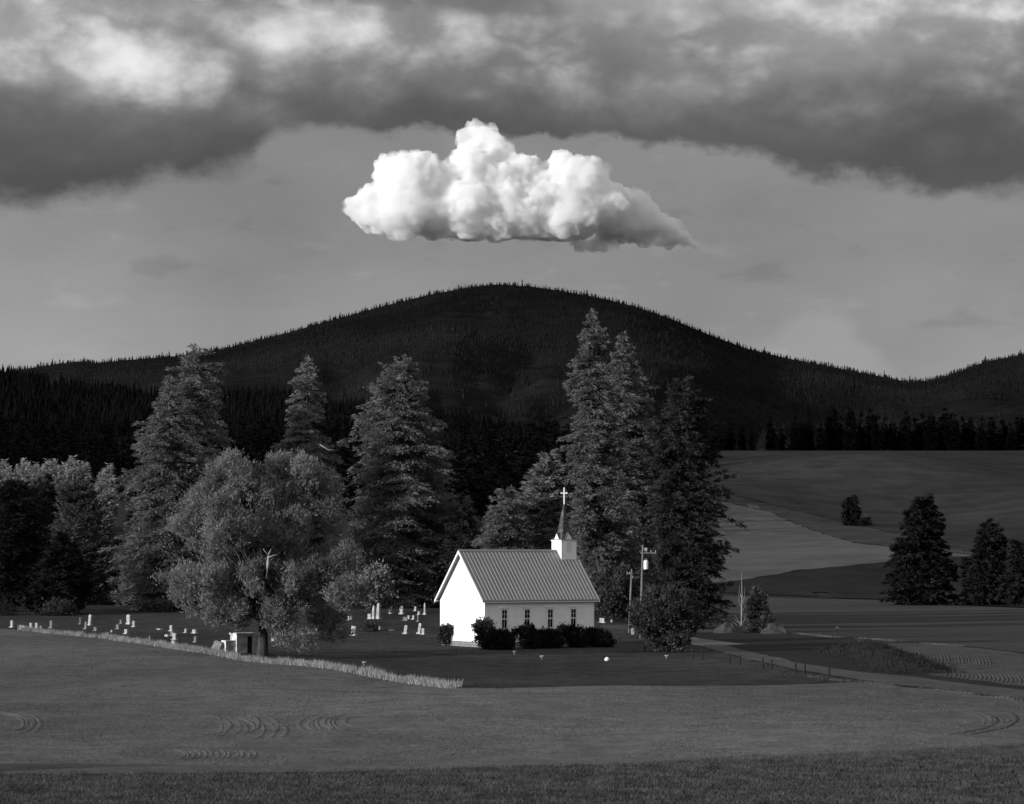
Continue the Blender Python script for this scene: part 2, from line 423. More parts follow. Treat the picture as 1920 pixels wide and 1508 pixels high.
sheet('gravel_apron', [(1270, 1196), (1300, 1196), (1350, 1203), (1400, 1209), (1360, 1211), (1310, 1212), (1275, 1205)], M['pale_gravel'], .038, jitter=.2)
sheet('pasture', [(1300, 1182), (1430, 1186), (1600, 1195), (1780, 1209), (1920, 1224), (2400, 1268), (2500, 1150), (1920, 1141), (1700, 1128), (1340, 1117), (1180, 1112)], M['pasture'], .02, jitter=.3)
sheet('tilled_field', [(1605, 1200), (1700, 1206), (1790, 1212), (1920, 1227), (2300, 1266), (2300, 1322), (1920, 1288), (1790, 1270), (1735, 1264), (1700, 1252), (1650, 1225), (1610, 1210)], M['soil'], .032, jitter=.2)
sheet('fallow_field', [(1150, 1115), (1340, 1095), (1400, 1088), (1500, 1070), (1690, 1052), (1810, 1044), (2400, 1020), (2500, 1145), (1920, 1140), (1700, 1127), (1340, 1112)], M['hill_dark'], .15, jitter=.5)
sheet('stubble_field', [(1150, 930), (1300, 932), (1370, 945), (1440, 960), (1510, 990), (1600, 1019), (1690, 1030), (1830, 1043), (1690, 1052), (1500, 1070), (1400, 1088), (1340, 1095), (1150, 1113)], M['hill_bright'], .16, jitter=.5)
sheet('grass_strip', [(1150, 905), (1330, 922), (1440, 946), (1540, 970), (1640, 992), (1720, 1014), (1840, 1042), (1690, 1029), (1600, 1018), (1510, 989), (1440, 959), (1370, 944), (1300, 931), (1150, 929)], M['hill_strip'], .15, jitter=.5)
sheet('hill_field', [(1150, 904), (1330, 921), (1440, 945), (1540, 969), (1640, 991), (1720, 1013), (1845, 1043), (2500, 1018), (2500, 900), (2100, 862), (1920, 851), (1700, 847), (1330, 851), (1150, 856)], M['hill_mid'], .12)

# ------------------------------------------------------------------ mountain, foothill, forests
def interp(pts, x): a = np.array(pts, float); return np.interp(x, a[:, 0], a[:, 1])
def ridge_terrain(name, line, D0, D1, D2, z0, tree_px, mat, seed, px0=-1400, px1=3300, nu=260, nt=46, p=1.15, amp=.10, zb=0):
    us = np.linspace(px0, px1, nu); ts = np.concatenate([np.linspace(0, 1, nt), np.linspace(1.06, 1.8, 8)])
    zr = ZC+(HYP-(interp(line, us)+tree_px))/FPX*D1
    V = np.zeros((len(ts), nu, 3))
    for j, t in enumerate(ts):
        D = D0+(D1-D0)*t if t <= 1 else D1+(D2-D1)*(t-1)/.8
        for i, u in enumerate(us):
            x = (u-CXP)/FPX*D
            if t <= 1:
                nz = mnoise.fractal(Vector((u*.0035+seed, t*1.6, seed)), .9, 2.1, 4)
                z = z0+(zr[i]-z0)*(t**p+amp*nz*math.sin(math.pi*t))
            else:
                z = zb+(zr[i]-zb)*(1-((t-1)/.8)**1.3)
            V[j, i] = (x, D, z)
    idx = np.arange(len(ts)*nu).reshape(len(ts), nu)
    F = np.stack([idx[:-1, :-1], idx[:-1, 1:], idx[1:, 1:], idx[1:, :-1]], -1).reshape(-1, 4)
    o = obj(name, mesh_np(name, V.reshape(-1, 3), F, True), mat); tag(o, kind='structure')
    def at(u, t):
        fi = (u-px0)/(px1-px0)*(nu-1); fj = np.clip(t, 0, 1)*(nt-1)
        i = np.clip(fi.astype(int), 0, nu-2); j = np.clip(fj.astype(int), 0, nt-2); a = (fi-i)[:, None]; b = (fj-j)[:, None]
        return (V[j, i]*(1-a)+V[j, i+1]*a)*(1-b)+(V[j+1, i]*(1-a)+V[j+1, i+1]*a)*b
    return o, at
def cone_forest(name, pos, hs, wd, mat, tiers=3, sides=5):
    n = len(pos); Vs, Fs, base = [], [], 0
    for k in range(tiers):
        zt = hs*(1-.27*k); zb = hs*(.55-.27*k if k < tiers-1 else .02)
        r = wd*(.36+.32*k)*.5
        ang = np.arange(sides)[None]*2*math.pi/sides+rng.uniform(0, 6.28, (n, 1))
        rr = r[:, None]*rng.uniform(.65, 1.25, (n, sides))
        ring = np.stack([pos[:, :1]+np.cos(ang)*rr, pos[:, 1:2]+np.sin(ang)*rr, pos[:, 2:]+zb[:, None]+rng.uniform(-.05, .08, (n, sides))*hs[:, None]], -1)
        tip = np.stack([pos[:, 0]+rng.normal(0, .02, n)*hs, pos[:, 1], pos[:, 2]+zt], -1)[:, None]
        Vk = np.concatenate([tip, ring], 1); Vs.append(Vk.reshape(-1, 3))
        f = np.array([(0, 1+i, 1+(i+1) % sides) for i in range(sides)])
        Fs.append((np.arange(n)[:, None, None]*(sides+1)+f[None]+base).reshape(-1, 3)); base += n*(sides+1)
    return obj(name, mesh_np(name, np.concatenate(Vs), np.concatenate(Fs)), mat)

RIDGE = [(-1400, 760), (-400, 720), (0, 690), (100, 675), (150, 668), (175, 673), (230, 667), (330, 659), (420, 645), (530, 618), (600, 598), (700, 570), (800, 545), (880, 530), (930, 524), (1000, 529), (1060, 538), (1130, 551), (1190, 566),
         (1260, 590), (1330, 619), (1400, 645), (1480, 664), (1560, 679), (1640, 695), (1700, 707), (1740, 705), (1780, 694), (1850, 669), (1920, 656), (2300, 600), (3300, 640)]
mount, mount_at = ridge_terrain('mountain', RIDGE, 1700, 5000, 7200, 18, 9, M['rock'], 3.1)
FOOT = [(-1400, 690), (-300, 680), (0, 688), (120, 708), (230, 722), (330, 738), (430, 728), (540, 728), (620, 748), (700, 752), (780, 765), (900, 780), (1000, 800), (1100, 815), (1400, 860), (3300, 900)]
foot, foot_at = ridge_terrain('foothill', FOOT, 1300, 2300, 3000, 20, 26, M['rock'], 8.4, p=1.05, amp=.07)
CLEAR = [(455, 712, 75, 13), (870, 760, 150, 26), (1800, 765, 110, 28), (840, 598, 70, 12), (650, 708, 60, 15), (1000, 690, 60, 8)]
def px_of(p): return CXP+FPX*p[:, 0]/p[:, 1], HYP-FPX*(p[:, 2]-ZC)/p[:, 1]
def open_mask(p):
    a, b = px_of(p); m = np.ones(len(p), bool)
    nz = np.array([mnoise.fractal(Vector((x*.02, y*.05, 1.7)), .9, 2, 3) for x, y in zip(a, b)])
    for cx, cy_, rx, ry in CLEAR: m &= (((a-cx)/rx)**2+((b-cy_)/ry)**2+1.3*nz > 1) | (rng.random(len(p)) < .12)
    return m
n = 36000
u = rng.uniform(-250, 2170, n); t = 1-np.abs(rng.normal(0, .34, n)); k = t > .12; u, t = u[k], t[k]
nr = 900
u = np.concatenate([u, rng.uniform(-250, 2170, nr)]); t = np.concatenate([t, np.clip(1-np.abs(rng.normal(0, .012, nr)), 0, 1)])
p = mount_at(u, t); k = open_mask(p); p = p[k]
hs = rng.uniform(5, 9.5, len(p))*(1+.6*(rng.random(len(p)) < .03)); p[:, 2] -= .5
tag(cone_forest('mountain_forest', p, hs, hs*rng.uniform(.42, .62, len(p)), M['far'], 2, 4), 'dense conifer forest, toned dark for cloud shadow, covering the mountain to its ridge', 'forest', kind='stuff')
n = 6500
u = rng.uniform(-250, 1300, n); t = 1-np.abs(rng.normal(0, .4, n)); k = t > .05; u, t = u[k], t[k]
u = np.concatenate([u, rng.uniform(-250, 1300, 420)]); t = np.concatenate([t, np.clip(1-np.abs(rng.normal(0, .012, 420)), 0, 1)])
p = foot_at(u, t); hs = rng.uniform(9, 18, len(p)); p[:, 2] -= .5
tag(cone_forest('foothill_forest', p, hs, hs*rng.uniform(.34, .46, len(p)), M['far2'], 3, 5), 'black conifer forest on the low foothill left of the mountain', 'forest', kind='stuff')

# ------------------------------------------------------------------ vegetation builders
def cards(pos, d, nrm, ln, wd, curl=.12):
    """leaf-shaped quads: base, side, tip, side"""
    d = d/np.maximum(np.linalg.norm(d, axis=1, keepdims=True), 1e-6)
    s = np.cross(d, nrm); s /= np.maximum(np.linalg.norm(s, axis=1, keepdims=True), 1e-6)
    n2 = np.cross(s, d); ln = ln[:, None]; wd = wd[:, None]
    mid = pos+d*ln*.5+n2*ln*curl
    V = np.stack([pos+n2*ln*curl-s*wd*.5, pos+n2*ln*curl+s*wd*.5, pos+d*ln], 1).reshape(-1, 3)
    return V, np.arange(len(V)).reshape(-1, 3)
def conifer_geo(r, H, hz, rl, rr, z_low, n_br, dens, cl, cw, rise=.12, droop=.22, rag=.35, limbs=40):
    """hz: heights (ascending), rl/rr: crown reach to the left/right at those heights"""
    hh = np.linspace(z_low, H*.995, 220); rad = (np.interp(hh, hz, rl)+np.interp(hh, hz, rr))/2
    pdf = .35*rad.max()*.3+rad; pdf /= pdf.sum()
    h = r.choice(hh, n_br, p=pdf)+r.normal(0, H*.006, n_br)
    ph = r.uniform(0, 2*math.pi, n_br)
    # whorled boughs: branches bunch so that gaps stay open between them
    nb = max(10, n_br//14); bh = r.choice(hh, nb, p=pdf); bp = r.uniform(0, 2*math.pi, nb); wb = r.integers(0, nb, n_br); k = r.random(n_br) < .45
    h = np.where(k, bh[wb]+r.normal(0, H*.016, n_br), h); ph = np.where(k, bp[wb]+r.normal(0, .30, n_br), ph)
    bl = r.uniform(1-rag, 1.12, nb)
    sd_ = float(r.uniform(0, 50)); nzb = np.array([mnoise.noise(Vector((math.cos(a)*1.3+sd_, math.sin(a)*1.3, b*.42))) for a, b in zip(ph, h)])
    c = np.cos(ph); L = np.interp(h, hz, rl)*(1-c)/2+np.interp(h, hz, rr)*(1+c)/2
    L = L*np.where(k, bl[wb], r.uniform(.55, .9, n_br))*r.uniform(.85, 1.05, n_br)*(1+.55*np.clip(nzb, -.7, .6))*np.where(r.random(n_br) < .03, 1.25, 1)+.12
    thin = (nzb < -.22) & (r.random(n_br) < .65)
    tf = h/H; ris = rise+.35*np.clip(tf-.75, 0, 1)+r.normal(0, .20, n_br)
    nc = np.where(thin, 3, np.maximum(4, (L*dens).astype(int))); B = np.repeat(np.arange(n_br), nc); N = len(B)
    s = .12+.88*r.random(N)**.75; s = .55*s+.45*((np.floor(s*6)+.5)/6)+r.normal(0, .015, N); Lb = L[B]
    cb, sb = np.cos(ph[B]), np.sin(ph[B])
    lat = r.normal(0, .13, N)*Lb*s*.9+r.normal(0, .08, N)
    pos = np.stack([cb*Lb*s-sb*lat, sb*Lb*s+cb*lat, h[B]+Lb*(ris[B]*s-droop*s*s)+r.normal(0, .10, N)-np.abs(lat)*.25], 1)
    side = np.sign(lat)
    out = np.stack([cb-sb*side*.75+r.normal(0, .35, N), sb+cb*side*.75+r.normal(0, .35, N), ris[B]-2*droop*s+.10+r.normal(0, .35, N)], 1)
    nrm = np.stack([r.normal(0, .8, N)+cb*.5, r.normal(0, .8, N)+sb*.5, .35+r.normal(0, .6, N)], 1)
    V, Fq = cards(pos, out, nrm, cl*r.uniform(.6, 1.35, N), cw*r.uniform(.6, 1.35, N))
    # branch wood
    q = MB()
    for i in r.choice(n_br, min(limbs, n_br), replace=False):
        a = Vector((0, 0, h[i])); pts = []
        for s_ in (0, .45, .9):
            pts.append((math.cos(ph[i])*L[i]*s_, math.sin(ph[i])*L[i]*s_, h[i]+L[i]*(ris[i]*s_-droop*s_*s_)))
        q.tube(pts, [.05+L[i]*.008, .035, .012], 4)
    return V, Fq, q
def trunk_mb(q, H, r0, lean=0.0, n=9, wob=.0, r=random):
    pts, rd = [], []
    for i in range(9):
        t = i/8; pts.append((lean*t+wob*math.sin(t*5)*.5, wob*math.cos(t*4)*.3, H*t*.985-(.3 if i == 0 else 0))); rd.append(max(.02, r0*(1-t)**.85+(.35*r0 if i == 0 else 0)))
    q.tube(pts, rd, n); return q
def conifer(name, px, D, outline, label, group=None, mat='con', base_py=None, n_br=620, dens=17, cl=.36, cw=.135, seed=1, low=None, cat='tree', bark='bark', **kw):
    r = np.random.default_rng(seed)
    b = on(px, D); s = D/FPX
    toz = lambda py: ZC-(py-HYP)*s-b.z
    o = sorted([(toz(py), (px-l)*s, (rr-px)*s) for py, l, rr in outline])
    hz = np.array([a[0] for a in o]); rl = np.maximum([a[1]*1.1 for a in o], .15); rr = np.maximum([a[2]*1.1 for a in o], .15)
    H = hz[-1]; hz[-1] = H
    zl = low if low is not None else max(.6, hz[0])
    V, Fq, q = conifer_geo(r, H, hz, rl, rr, zl, int(n_br*1.5), dens*2.0, cl, cw, **kw)
    e = empty(name, b, 0, label, cat, group)
    obj('crown', mesh_np('crown', V, Fq), M[mat], e)
    trunk_mb(q, H, .012*H+.08).build('trunk', M[bark], e, smooth=True)
    return e
def leaf_cloud(r, ell, n_clump, per, cr, ln, wd, shell=.5, up=.5, gaps=.22, gap_f=.5):
    C = np.array([e[:3] for e in ell], float); R = np.array([e[3:6] for e in ell], float)
    pr = (R.prod(1))**(2/3); pr /= pr.sum()
    w_ = r.choice(len(ell), n_clump, p=pr)
    d = r.normal(size=(n_clump, 3)); d /= np.linalg.norm(d, axis=1, keepdims=True)
    f = shell+(1-shell)*r.random(n_clump)**.6
    f = f*(1+.13*np.sin(d[:, 0]*7+w_*2)*np.sin(d[:, 2]*6+w_))
    cc = C[w_]+d*R[w_]*f[:, None]
    if gaps:
        sd_ = float(r.uniform(0, 40)); gz = np.array([mnoise.noise(Vector(c)*gap_f+Vector((sd_, 0, 0))) for c in cc.tolist()])
        k = gz > -gaps; cc, d, w_ = cc[k], d[k], w_[k]; n_clump = len(cc)
    B = np.repeat(np.arange(n_clump), per); N = len(B)
    off = r.normal(0, 1, (N, 3))*cr*r.uniform(.5, 1.3, n_clump)[B][:, None]
    pos = cc[B]+off+d[B]*r.uniform(0, 1.2, N)[:, None]*cr
    out = d[B]*.7+r.normal(0, .6, (N, 3)); out[:, 2] += up
    nrm = r.normal(0, 1, (N, 3))
    V, Fq = cards(pos, out, nrm, ln*r.uniform(.6, 1.4, N), wd*r.uniform(.6, 1.4, N))
    return V, Fq, cc
def limb_tree(q, base, tips, r0, fork):
    """trunk to a fork, then limbs sweeping out to the tips"""
    fk = Vector(fork)
    q.tube([base+Vector((0, 0, -.3)), base+Vector((0, 0, .25)), base.lerp(fk, .5)+Vector((.06, .03, 0)), fk], [r0*1.7, r0*1.15, r0*.9, r0*.75], 10)
    for t in tips:
        t = Vector(t); m = fk.lerp(t, .5); m.z += .12*(t-fk).length
        q.tube([fk-Vector((0, 0, .2)), fk.lerp(m, .5), m, m.lerp(t, .55), t], [r0*.5, r0*.36, r0*.25, r0*.13, .02], 5)
    return q
def broadleaf(name, px, D, blobs, label, cat, mat, n_clump, per, cr, ln, wd, seed, r0=.2, fork_h=2.0, group=None, shell=.5, up=.5, limbs=14, bark='bark', parts=True, gaps=.22, gap_f=.5):
    """blobs: (px, py, rx_px, ry_px, depth offset m)"""
    r = np.random.default_rng(seed); b = on(px, D); s = D/FPX
    ell = [((x-px)*s, dy_, ZC-(y-HYP)*s-b.z, rx*s, (rx+ry)/2*s*.9, ry*s) for x, y, rx, ry, dy_ in blobs]
    V, Fq, cc = leaf_cloud(r, ell, n_clump, int(per*1.6), cr, ln, wd*1.35, shell, up, gaps, gap_f)
    V[:, 2] = np.maximum(V[:, 2], .03)
    e = empty(name, b, 0, label, cat, group)
    obj('crown' if parts else 'foliage', mesh_np('crown', V, Fq), M[mat], e)
    q = MB(); tips = [tuple(c) for c in cc[r.choice(len(cc), limbs, replace=False)]]
    limb_tree(q, Vector((0, 0, 0)), tips, r0, (0, 0, fork_h)).build('trunk' if parts else 'stem', M[bark], e, smooth=True)
    return e

# ---- the wood behind the church: one dark mass
def wood(name, pts, hts, mat, label, seed, n_br=46, cl=1.9, cw=.8, dens=2.4):
    VV, FF, base = [], [], 0
    protos = []
    for k in range(7):
        r = np.random.default_rng(seed+k); H = 18.0
        hz = np.array([1, 5, 10, 15, 18.0]); rr = np.array([2.6, 2.7, 2.0, .95, .12])*r.uniform(.8, 1.15)
        protos.append(conifer_geo(r, H, hz, rr, rr, 1.0, n_br, dens, cl, cw, limbs=2)[:2])
    r = np.random.default_rng(seed)
    for (x, y), h in zip(pts, hts):
        V, Fq = protos[r.integers(7)]; a = r.uniform(0, 6.28); s = h/18
        R = np.array([[math.cos(a), -math.sin(a), 0], [math.sin(a), math.cos(a), 0], [0, 0, 1]])
        VV.append(V@R.T*np.array([s*r.uniform(.85, 1.2)]*2+[s])+np.array([x, y, Hf(x, y)])); FF.append(Fq+base); base += len(V)
    o = obj(name, mesh_np(name, np.concatenate(VV), np.concatenate(FF)), M[mat])
    return tag(o, label, 'forest', kind='stuff')
pts, hts = [], []
for _ in range(620):
    D = rng.uniform(640, 1010); px = rng.uniform(255, 1340)
    if px > 1140 and D < 930: continue
    pts.append(((px-CXP)/FPX*D, D)); hts.append(rng.uniform(11, 20))
for _ in range(420):
    D = rng.uniform(760, 1075); px = rng.uniform(-260, 330)
    pts.append(((px-CXP)/FPX*D, D)); hts.append(rng.uniform(9, 15))
wood('wood', pts, hts, 'wood', 'conifer wood toned near-black for cloud shade behind the church and its tall firs', 50)
pts, hts = [], []
for _ in range(90):
    D = rng.uniform(585, 640); px = rng.uniform(-220, 260)
    if 175 < px < 245: continue
    pts.append(((px-CXP)/FPX*D, D)); hts.append(rng.uniform(10.0, 14.0))
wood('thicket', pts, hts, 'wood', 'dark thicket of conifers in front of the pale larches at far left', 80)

def copy_tree(o, loc, rz, sc, label):
    c = o.copy(); COL.objects.link(c); c.location = loc; c.rotation_euler = (0, 0, rz); c.scale = sc; c['label'] = label
    for ch in o.children:
        d = ch.copy(); COL.objects.link(d); d.parent = c
    return c
def proto_conifer(name, H, widths, mat, seed, cat='tree', n_br=150, dens=6, cl=.95, cw=.4, group=None, low=1.2, **kw):
    r = np.random.default_rng(seed); hz = np.linspace(low, H, len(widths)); w_ = np.array(widths, float)
    V, Fq, q = conifer_geo(r, H, hz, w_, w_*r.uniform(.85, 1.15), low, n_br, dens, cl, cw, limbs=20, **kw)
    e = empty(name, (0, 0, -500), 0, 'x', cat, group)
    obj('crown', mesh_np('crown', V, Fq), M[mat], e); trunk_mb(q, H, .2).build('trunk', M['wood'] if mat == 'wood' else M['bark'], e)
    return e
ORD = ['first', 'second', 'third', 'fourth', 'fifth', 'sixth', 'seventh', 'eighth', 'ninth', 'tenth', 'eleventh', 'twelfth', 'thirteenth', 'fourteenth', 'fifteenth', 'sixteenth', 'seventeenth', 'eighteenth', 'nineteenth', 'twentieth',
       'twenty-first', 'twenty-second', 'twenty-third', 'twenty-fourth', 'twenty-fifth', 'twenty-sixth', 'twenty-seventh', 'twenty-eighth', 'twenty-ninth', 'thirtieth', 'thirty-first', 'thirty-second', 'thirty-third', 'thirty-fourth', 'thirty-fifth']
def spread(protos, spots, labels, D_of, hpx):
    used = set()
    for i, ((px, top), lab) in enumerate(zip(spots, labels)):
        D = D_of(i); b = on(px, D); H = (ZC-(top-HYP)/FPX*D)-b.z
        k = i % len(protos); pr, H0 = protos[k]
        s = H/H0; wv = random.uniform(.85, 1.2)
        rz = random.uniform(0, 6.28)
        if k not in used: used.add(k); pr.location = b; pr.rotation_euler = (0, 0, rz); pr.scale = (s*wv, s*wv, s); pr['label'] = lab
        else: copy_tree(pr, b, rz, (s*wv, s*wv, s), lab)
g_cr = 'pines along the crest of the right-hand hill'
pp = [(proto_conifer('crest_pine', 17, w_, 'wood', 200+i, group=g_cr, n_br=300, dens=9, cl=.85, cw=.34, low=.5), 17) for i, w_ in enumerate([[2.6, 2.7, 2.5, 1.9, .3], [2.2, 2.9, 2.9, 2.3, .4], [2.5, 2.3, 1.7, 1.0, .15], [2.8, 3.2, 2.8, 2.0, .5], [2.2, 2.0, 1.5, .8, .1]])]
tops = [(60, 180), (100, 205), (155, 135), (225, 175), (285, 150), (400, 130), (460, 195), (545, 95), (590, 150), (630, 80), (700, 175), (775, 70), (820, 100), (880, 75), (940, 95), (1000, 85), (1040, 110), (1085, 105), (1130, 155), (1180, 150), (1215, 100), (1265, 125), (1315, 80), (1365, 105), (1410, 140), (1450, 80), (1490, 95),
        (1555, 105), (1600, 130), (1665, 125), (1725, 135), (1790, 140), (1840, 145), (1895, 115)]
spread(pp, [(1320+a/3.2, 740+b/3.2) for a, b in tops], ['dark pine on the hill crest, %s from the left of the crest row' % ORD[i] for i in range(len(tops))], lambda i: 1086+(i*37) % 16, 0)
# undergrowth and younger trees that close the row below
pts, hts = [], []
for _ in range(150):
    px = rng.uniform(1320, 2050); D = rng.uniform(1092, 1180)
    pts.append(((px-CXP)/FPX*D, D)); hts.append(rng.uniform(5.5, 11.5)*(1 if px > 1450 else .55))
wood('crest_thicket', pts, hts, 'wood', 'belt of young trees toned black for shade, filling in below the crest pines', 110, n_br=40, cl=1.5, cw=.7)
g_la = 'pale larches at far left'
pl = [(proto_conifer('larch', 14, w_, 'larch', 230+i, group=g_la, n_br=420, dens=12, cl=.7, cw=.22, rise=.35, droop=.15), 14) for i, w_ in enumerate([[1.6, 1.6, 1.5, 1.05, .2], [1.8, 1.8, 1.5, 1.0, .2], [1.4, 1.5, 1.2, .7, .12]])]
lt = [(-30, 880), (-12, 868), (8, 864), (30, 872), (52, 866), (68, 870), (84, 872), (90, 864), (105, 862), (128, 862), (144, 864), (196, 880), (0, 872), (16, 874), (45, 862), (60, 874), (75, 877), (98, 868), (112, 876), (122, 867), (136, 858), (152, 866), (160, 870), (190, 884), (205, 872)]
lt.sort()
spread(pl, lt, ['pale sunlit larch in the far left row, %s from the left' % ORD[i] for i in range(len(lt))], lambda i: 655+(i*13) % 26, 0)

# ---- the tall trees round the church and cemetery
conifer('fir_tree', 367, 332, [(652, 355, 392), (670, 340, 405), (700, 322, 422), (760, 305, 428), (800, 295, 424), (850, 290, 420), (900, 280, 430), (1000, 260, 440), (1130, 250, 430)],
        'tall grey fir with bare dark trunk, tallest of the trees left of the broadleaf tree', mat='con', seed=11, n_br=760, dens=15)
conifer('fir_tree', 318, 314, [(706, 310, 330), (760, 286, 350), (800, 268, 362), (850, 252, 372), (900, 244, 392), (950, 240, 395), (1000, 222, 392), (1060, 214, 384), (1110, 226, 380), (1158, 250, 360)],
        'broad sunlit fir in front of the tallest left fir', mat='con', seed=12, n_br=900, dens=16)
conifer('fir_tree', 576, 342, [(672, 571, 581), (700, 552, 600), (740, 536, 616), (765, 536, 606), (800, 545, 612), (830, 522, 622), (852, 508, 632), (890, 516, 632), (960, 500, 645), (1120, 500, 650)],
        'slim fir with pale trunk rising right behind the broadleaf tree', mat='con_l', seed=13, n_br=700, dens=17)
conifer('fir_tree', 752, 332, [(670, 744, 768), (700, 700, 786), (740, 684, 796), (770, 668, 803), (800, 664, 816), (850, 668, 828), (900, 660, 850), (950, 642, 862), (1000, 648, 872), (1060, 660, 884), (1130, 680, 866)],
        'very broad grey fir standing alone left of the church', mat='con', seed=14, n_br=900, dens=16)
conifer('fir_tree', 1113, 308, [(587, 1105, 1122), (612, 1096, 1128), (635, 1078, 1146), (655, 1086, 1134), (690, 1066, 1140), (712, 1046, 1150), (742, 1072, 1152), (762, 1086, 1142), (785, 1058, 1160), (850, 1066, 1172), (900, 1074, 1180), (1000, 1070, 1190), (1080, 1090, 1190), (1150, 1110, 1180)],
        'tallest fir in the picture, right behind the steeple', mat='con', seed=15, n_br=1000, dens=17, rag=.45)
conifer('fir_tree', 1170, 318, [(625, 1163, 1177), (660, 1148, 1192), (690, 1140, 1205), (720, 1136, 1212), (745, 1136, 1216), (790, 1140, 1226), (850, 1140, 1232), (950, 1130, 1236), (1050, 1130, 1240), (1140, 1150, 1240)],
        'second tallest fir, between the steeple fir and the dark one', mat='con', seed=16, n_br=950, dens=17, rag=.4)
conifer('fir_tree', 1280, 296, [(715, 1258, 1298), (740, 1252, 1320), (762, 1250, 1336), (790, 1236, 1337), (850, 1230, 1337), (900, 1235, 1337), (960, 1230, 1366), (1000, 1225, 1352), (1030, 1228, 1362), (1060, 1230, 1345), (1100, 1240, 1348), (1130, 1246, 1362), (1160, 1262, 1330)],
        'dark dense fir with drooping boughs at the right of the tall trio', mat='con_d', seed=17, n_br=1100, dens=18, rag=.45)
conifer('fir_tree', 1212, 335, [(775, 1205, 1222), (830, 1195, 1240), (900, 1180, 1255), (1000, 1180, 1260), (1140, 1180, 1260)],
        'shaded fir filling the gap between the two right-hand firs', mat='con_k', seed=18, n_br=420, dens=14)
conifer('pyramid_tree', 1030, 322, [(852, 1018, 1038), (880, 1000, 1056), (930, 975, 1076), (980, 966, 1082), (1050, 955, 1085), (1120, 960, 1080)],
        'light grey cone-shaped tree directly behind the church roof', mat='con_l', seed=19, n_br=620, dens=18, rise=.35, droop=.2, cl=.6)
conifer('spruce_tree', 946, 316, [(920, 936, 955), (950, 912, 974), (1000, 896, 986), (1060, 888, 992), (1120, 890, 985)],
        'ragged spruce behind the middle of the church ridge', mat='con', seed=20, n_br=430, dens=15, rag=.5)
conifer('spruce_tree', 868, 328, [(928, 858, 880), (980, 830, 904), (1040, 818, 912), (1140, 800, 905)],
        'dark spruce behind the left gable of the church', mat='con_d', seed=21, n_br=520, dens=15)
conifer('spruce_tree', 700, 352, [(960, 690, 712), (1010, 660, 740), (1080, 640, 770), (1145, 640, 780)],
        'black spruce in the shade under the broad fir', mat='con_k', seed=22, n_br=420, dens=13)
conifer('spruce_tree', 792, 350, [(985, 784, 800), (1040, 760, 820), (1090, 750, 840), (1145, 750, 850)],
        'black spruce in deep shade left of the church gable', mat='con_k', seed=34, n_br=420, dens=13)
conifer('spruce_tree', 115, 304, [(1000, 110, 120), (1040, 88, 144), (1080, 72, 158), (1120, 66, 162), (1160, 76, 152)],
        'small dark spruce with layered boughs behind the round bush', mat='con_k', seed=23, n_br=420, dens=20, cl=.55, cw=.22, droop=.05)
conifer('larch_tree', 142, 330, [(885, 134, 150), (930, 112, 176), (970, 96, 190), (1020, 98, 205), (1090, 110, 205)],
        'thin feathery tree with upswept boughs above the small dark spruce', mat='con_m', seed=24, n_br=330, dens=13, rise=.75, droop=.2)
conifer('pine_tree', 25, 312, [(903, 10, 48), (940, -20, 80), (1000, -38, 84), (1070, -40, 78), (1150, -35, 66)],
        'big dark pine at the left edge of the picture', mat='con_k', seed=25, n_br=620, dens=15, rag=.5)
conifer('pine_tree', 82, 352, [(892, 70, 92), (930, 50, 112), (1000, 42, 130), (1140, 40, 130)],
        'black pine just behind the one at the left edge', mat='con_k', seed=26, n_br=420, dens=13)
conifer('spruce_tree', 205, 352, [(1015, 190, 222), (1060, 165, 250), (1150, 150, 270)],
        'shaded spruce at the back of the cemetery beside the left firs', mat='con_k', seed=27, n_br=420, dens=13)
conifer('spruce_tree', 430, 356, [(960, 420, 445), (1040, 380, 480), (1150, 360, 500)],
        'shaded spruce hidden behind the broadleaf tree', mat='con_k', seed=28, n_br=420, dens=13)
# right-hand side
conifer('pine_tree', 1730, 448, [(934, 1718, 1744), (960, 1696, 1756), (985, 1693, 1762), (1002, 1704, 1768), (1040, 1670, 1780), (1080, 1668, 1786), (1135, 1680, 1796)],
        'big dark pine on the field edge at right, larger of the pair', mat='con_k', seed=29, n_br=640, dens=13, cl=.7, cw=.34, low=.8)
conifer('pine_tree', 1847, 442, [(982, 1842, 1858), (1010, 1832, 1884), (1060, 1814, 1886), (1135, 1808, 1890)],
        'smaller dark pine right of the big one on the field edge', mat='con_k', seed=30, n_br=430, dens=13, cl=.7, cw=.34, low=.8)
conifer('pine_tree', 1916, 436, [(1020, 1900, 1930), (1070, 1884, 1950), (1138, 1886, 1955)],
        'dark pine cut by the right edge of the picture', mat='con_k', seed=31, n_br=400, dens=13, cl=.7, cw=.34, low=.8)
lp = G(1595, 987)
conifer('pine_tree', 1595, lp.y, [(934, 1588, 1600), (945, 1584, 1606), (960, 1582, 1609), (978, 1584, 1605), (984, 1588, 1602)],
        'lone round-topped pine high on the right-hand hill', mat='con_k', seed=32, n_br=170, dens=7, cl=1.2, cw=.5)
broadleaf('hill_bush', 1617, lp.y+6, [(1617, 983, 10, 6, 0)], 'low dark bush beside the lone hill pine', 'bush', 'bush', 40, 40, .5, .7, .4, 33, r0=.1, fork_h=.4, parts=False)
conifer('young_spruce', 1421, 284, [(1098, 1418, 1424), (1120, 1408, 1436), (1145, 1402, 1444), (1165, 1396, 1448), (1180, 1398, 1446)],
        'young bright-tipped spruce between the two dirt piles', mat='con_m', seed=35, n_br=330, dens=24, cl=.32, cw=.11, droop=.05, low=.15)

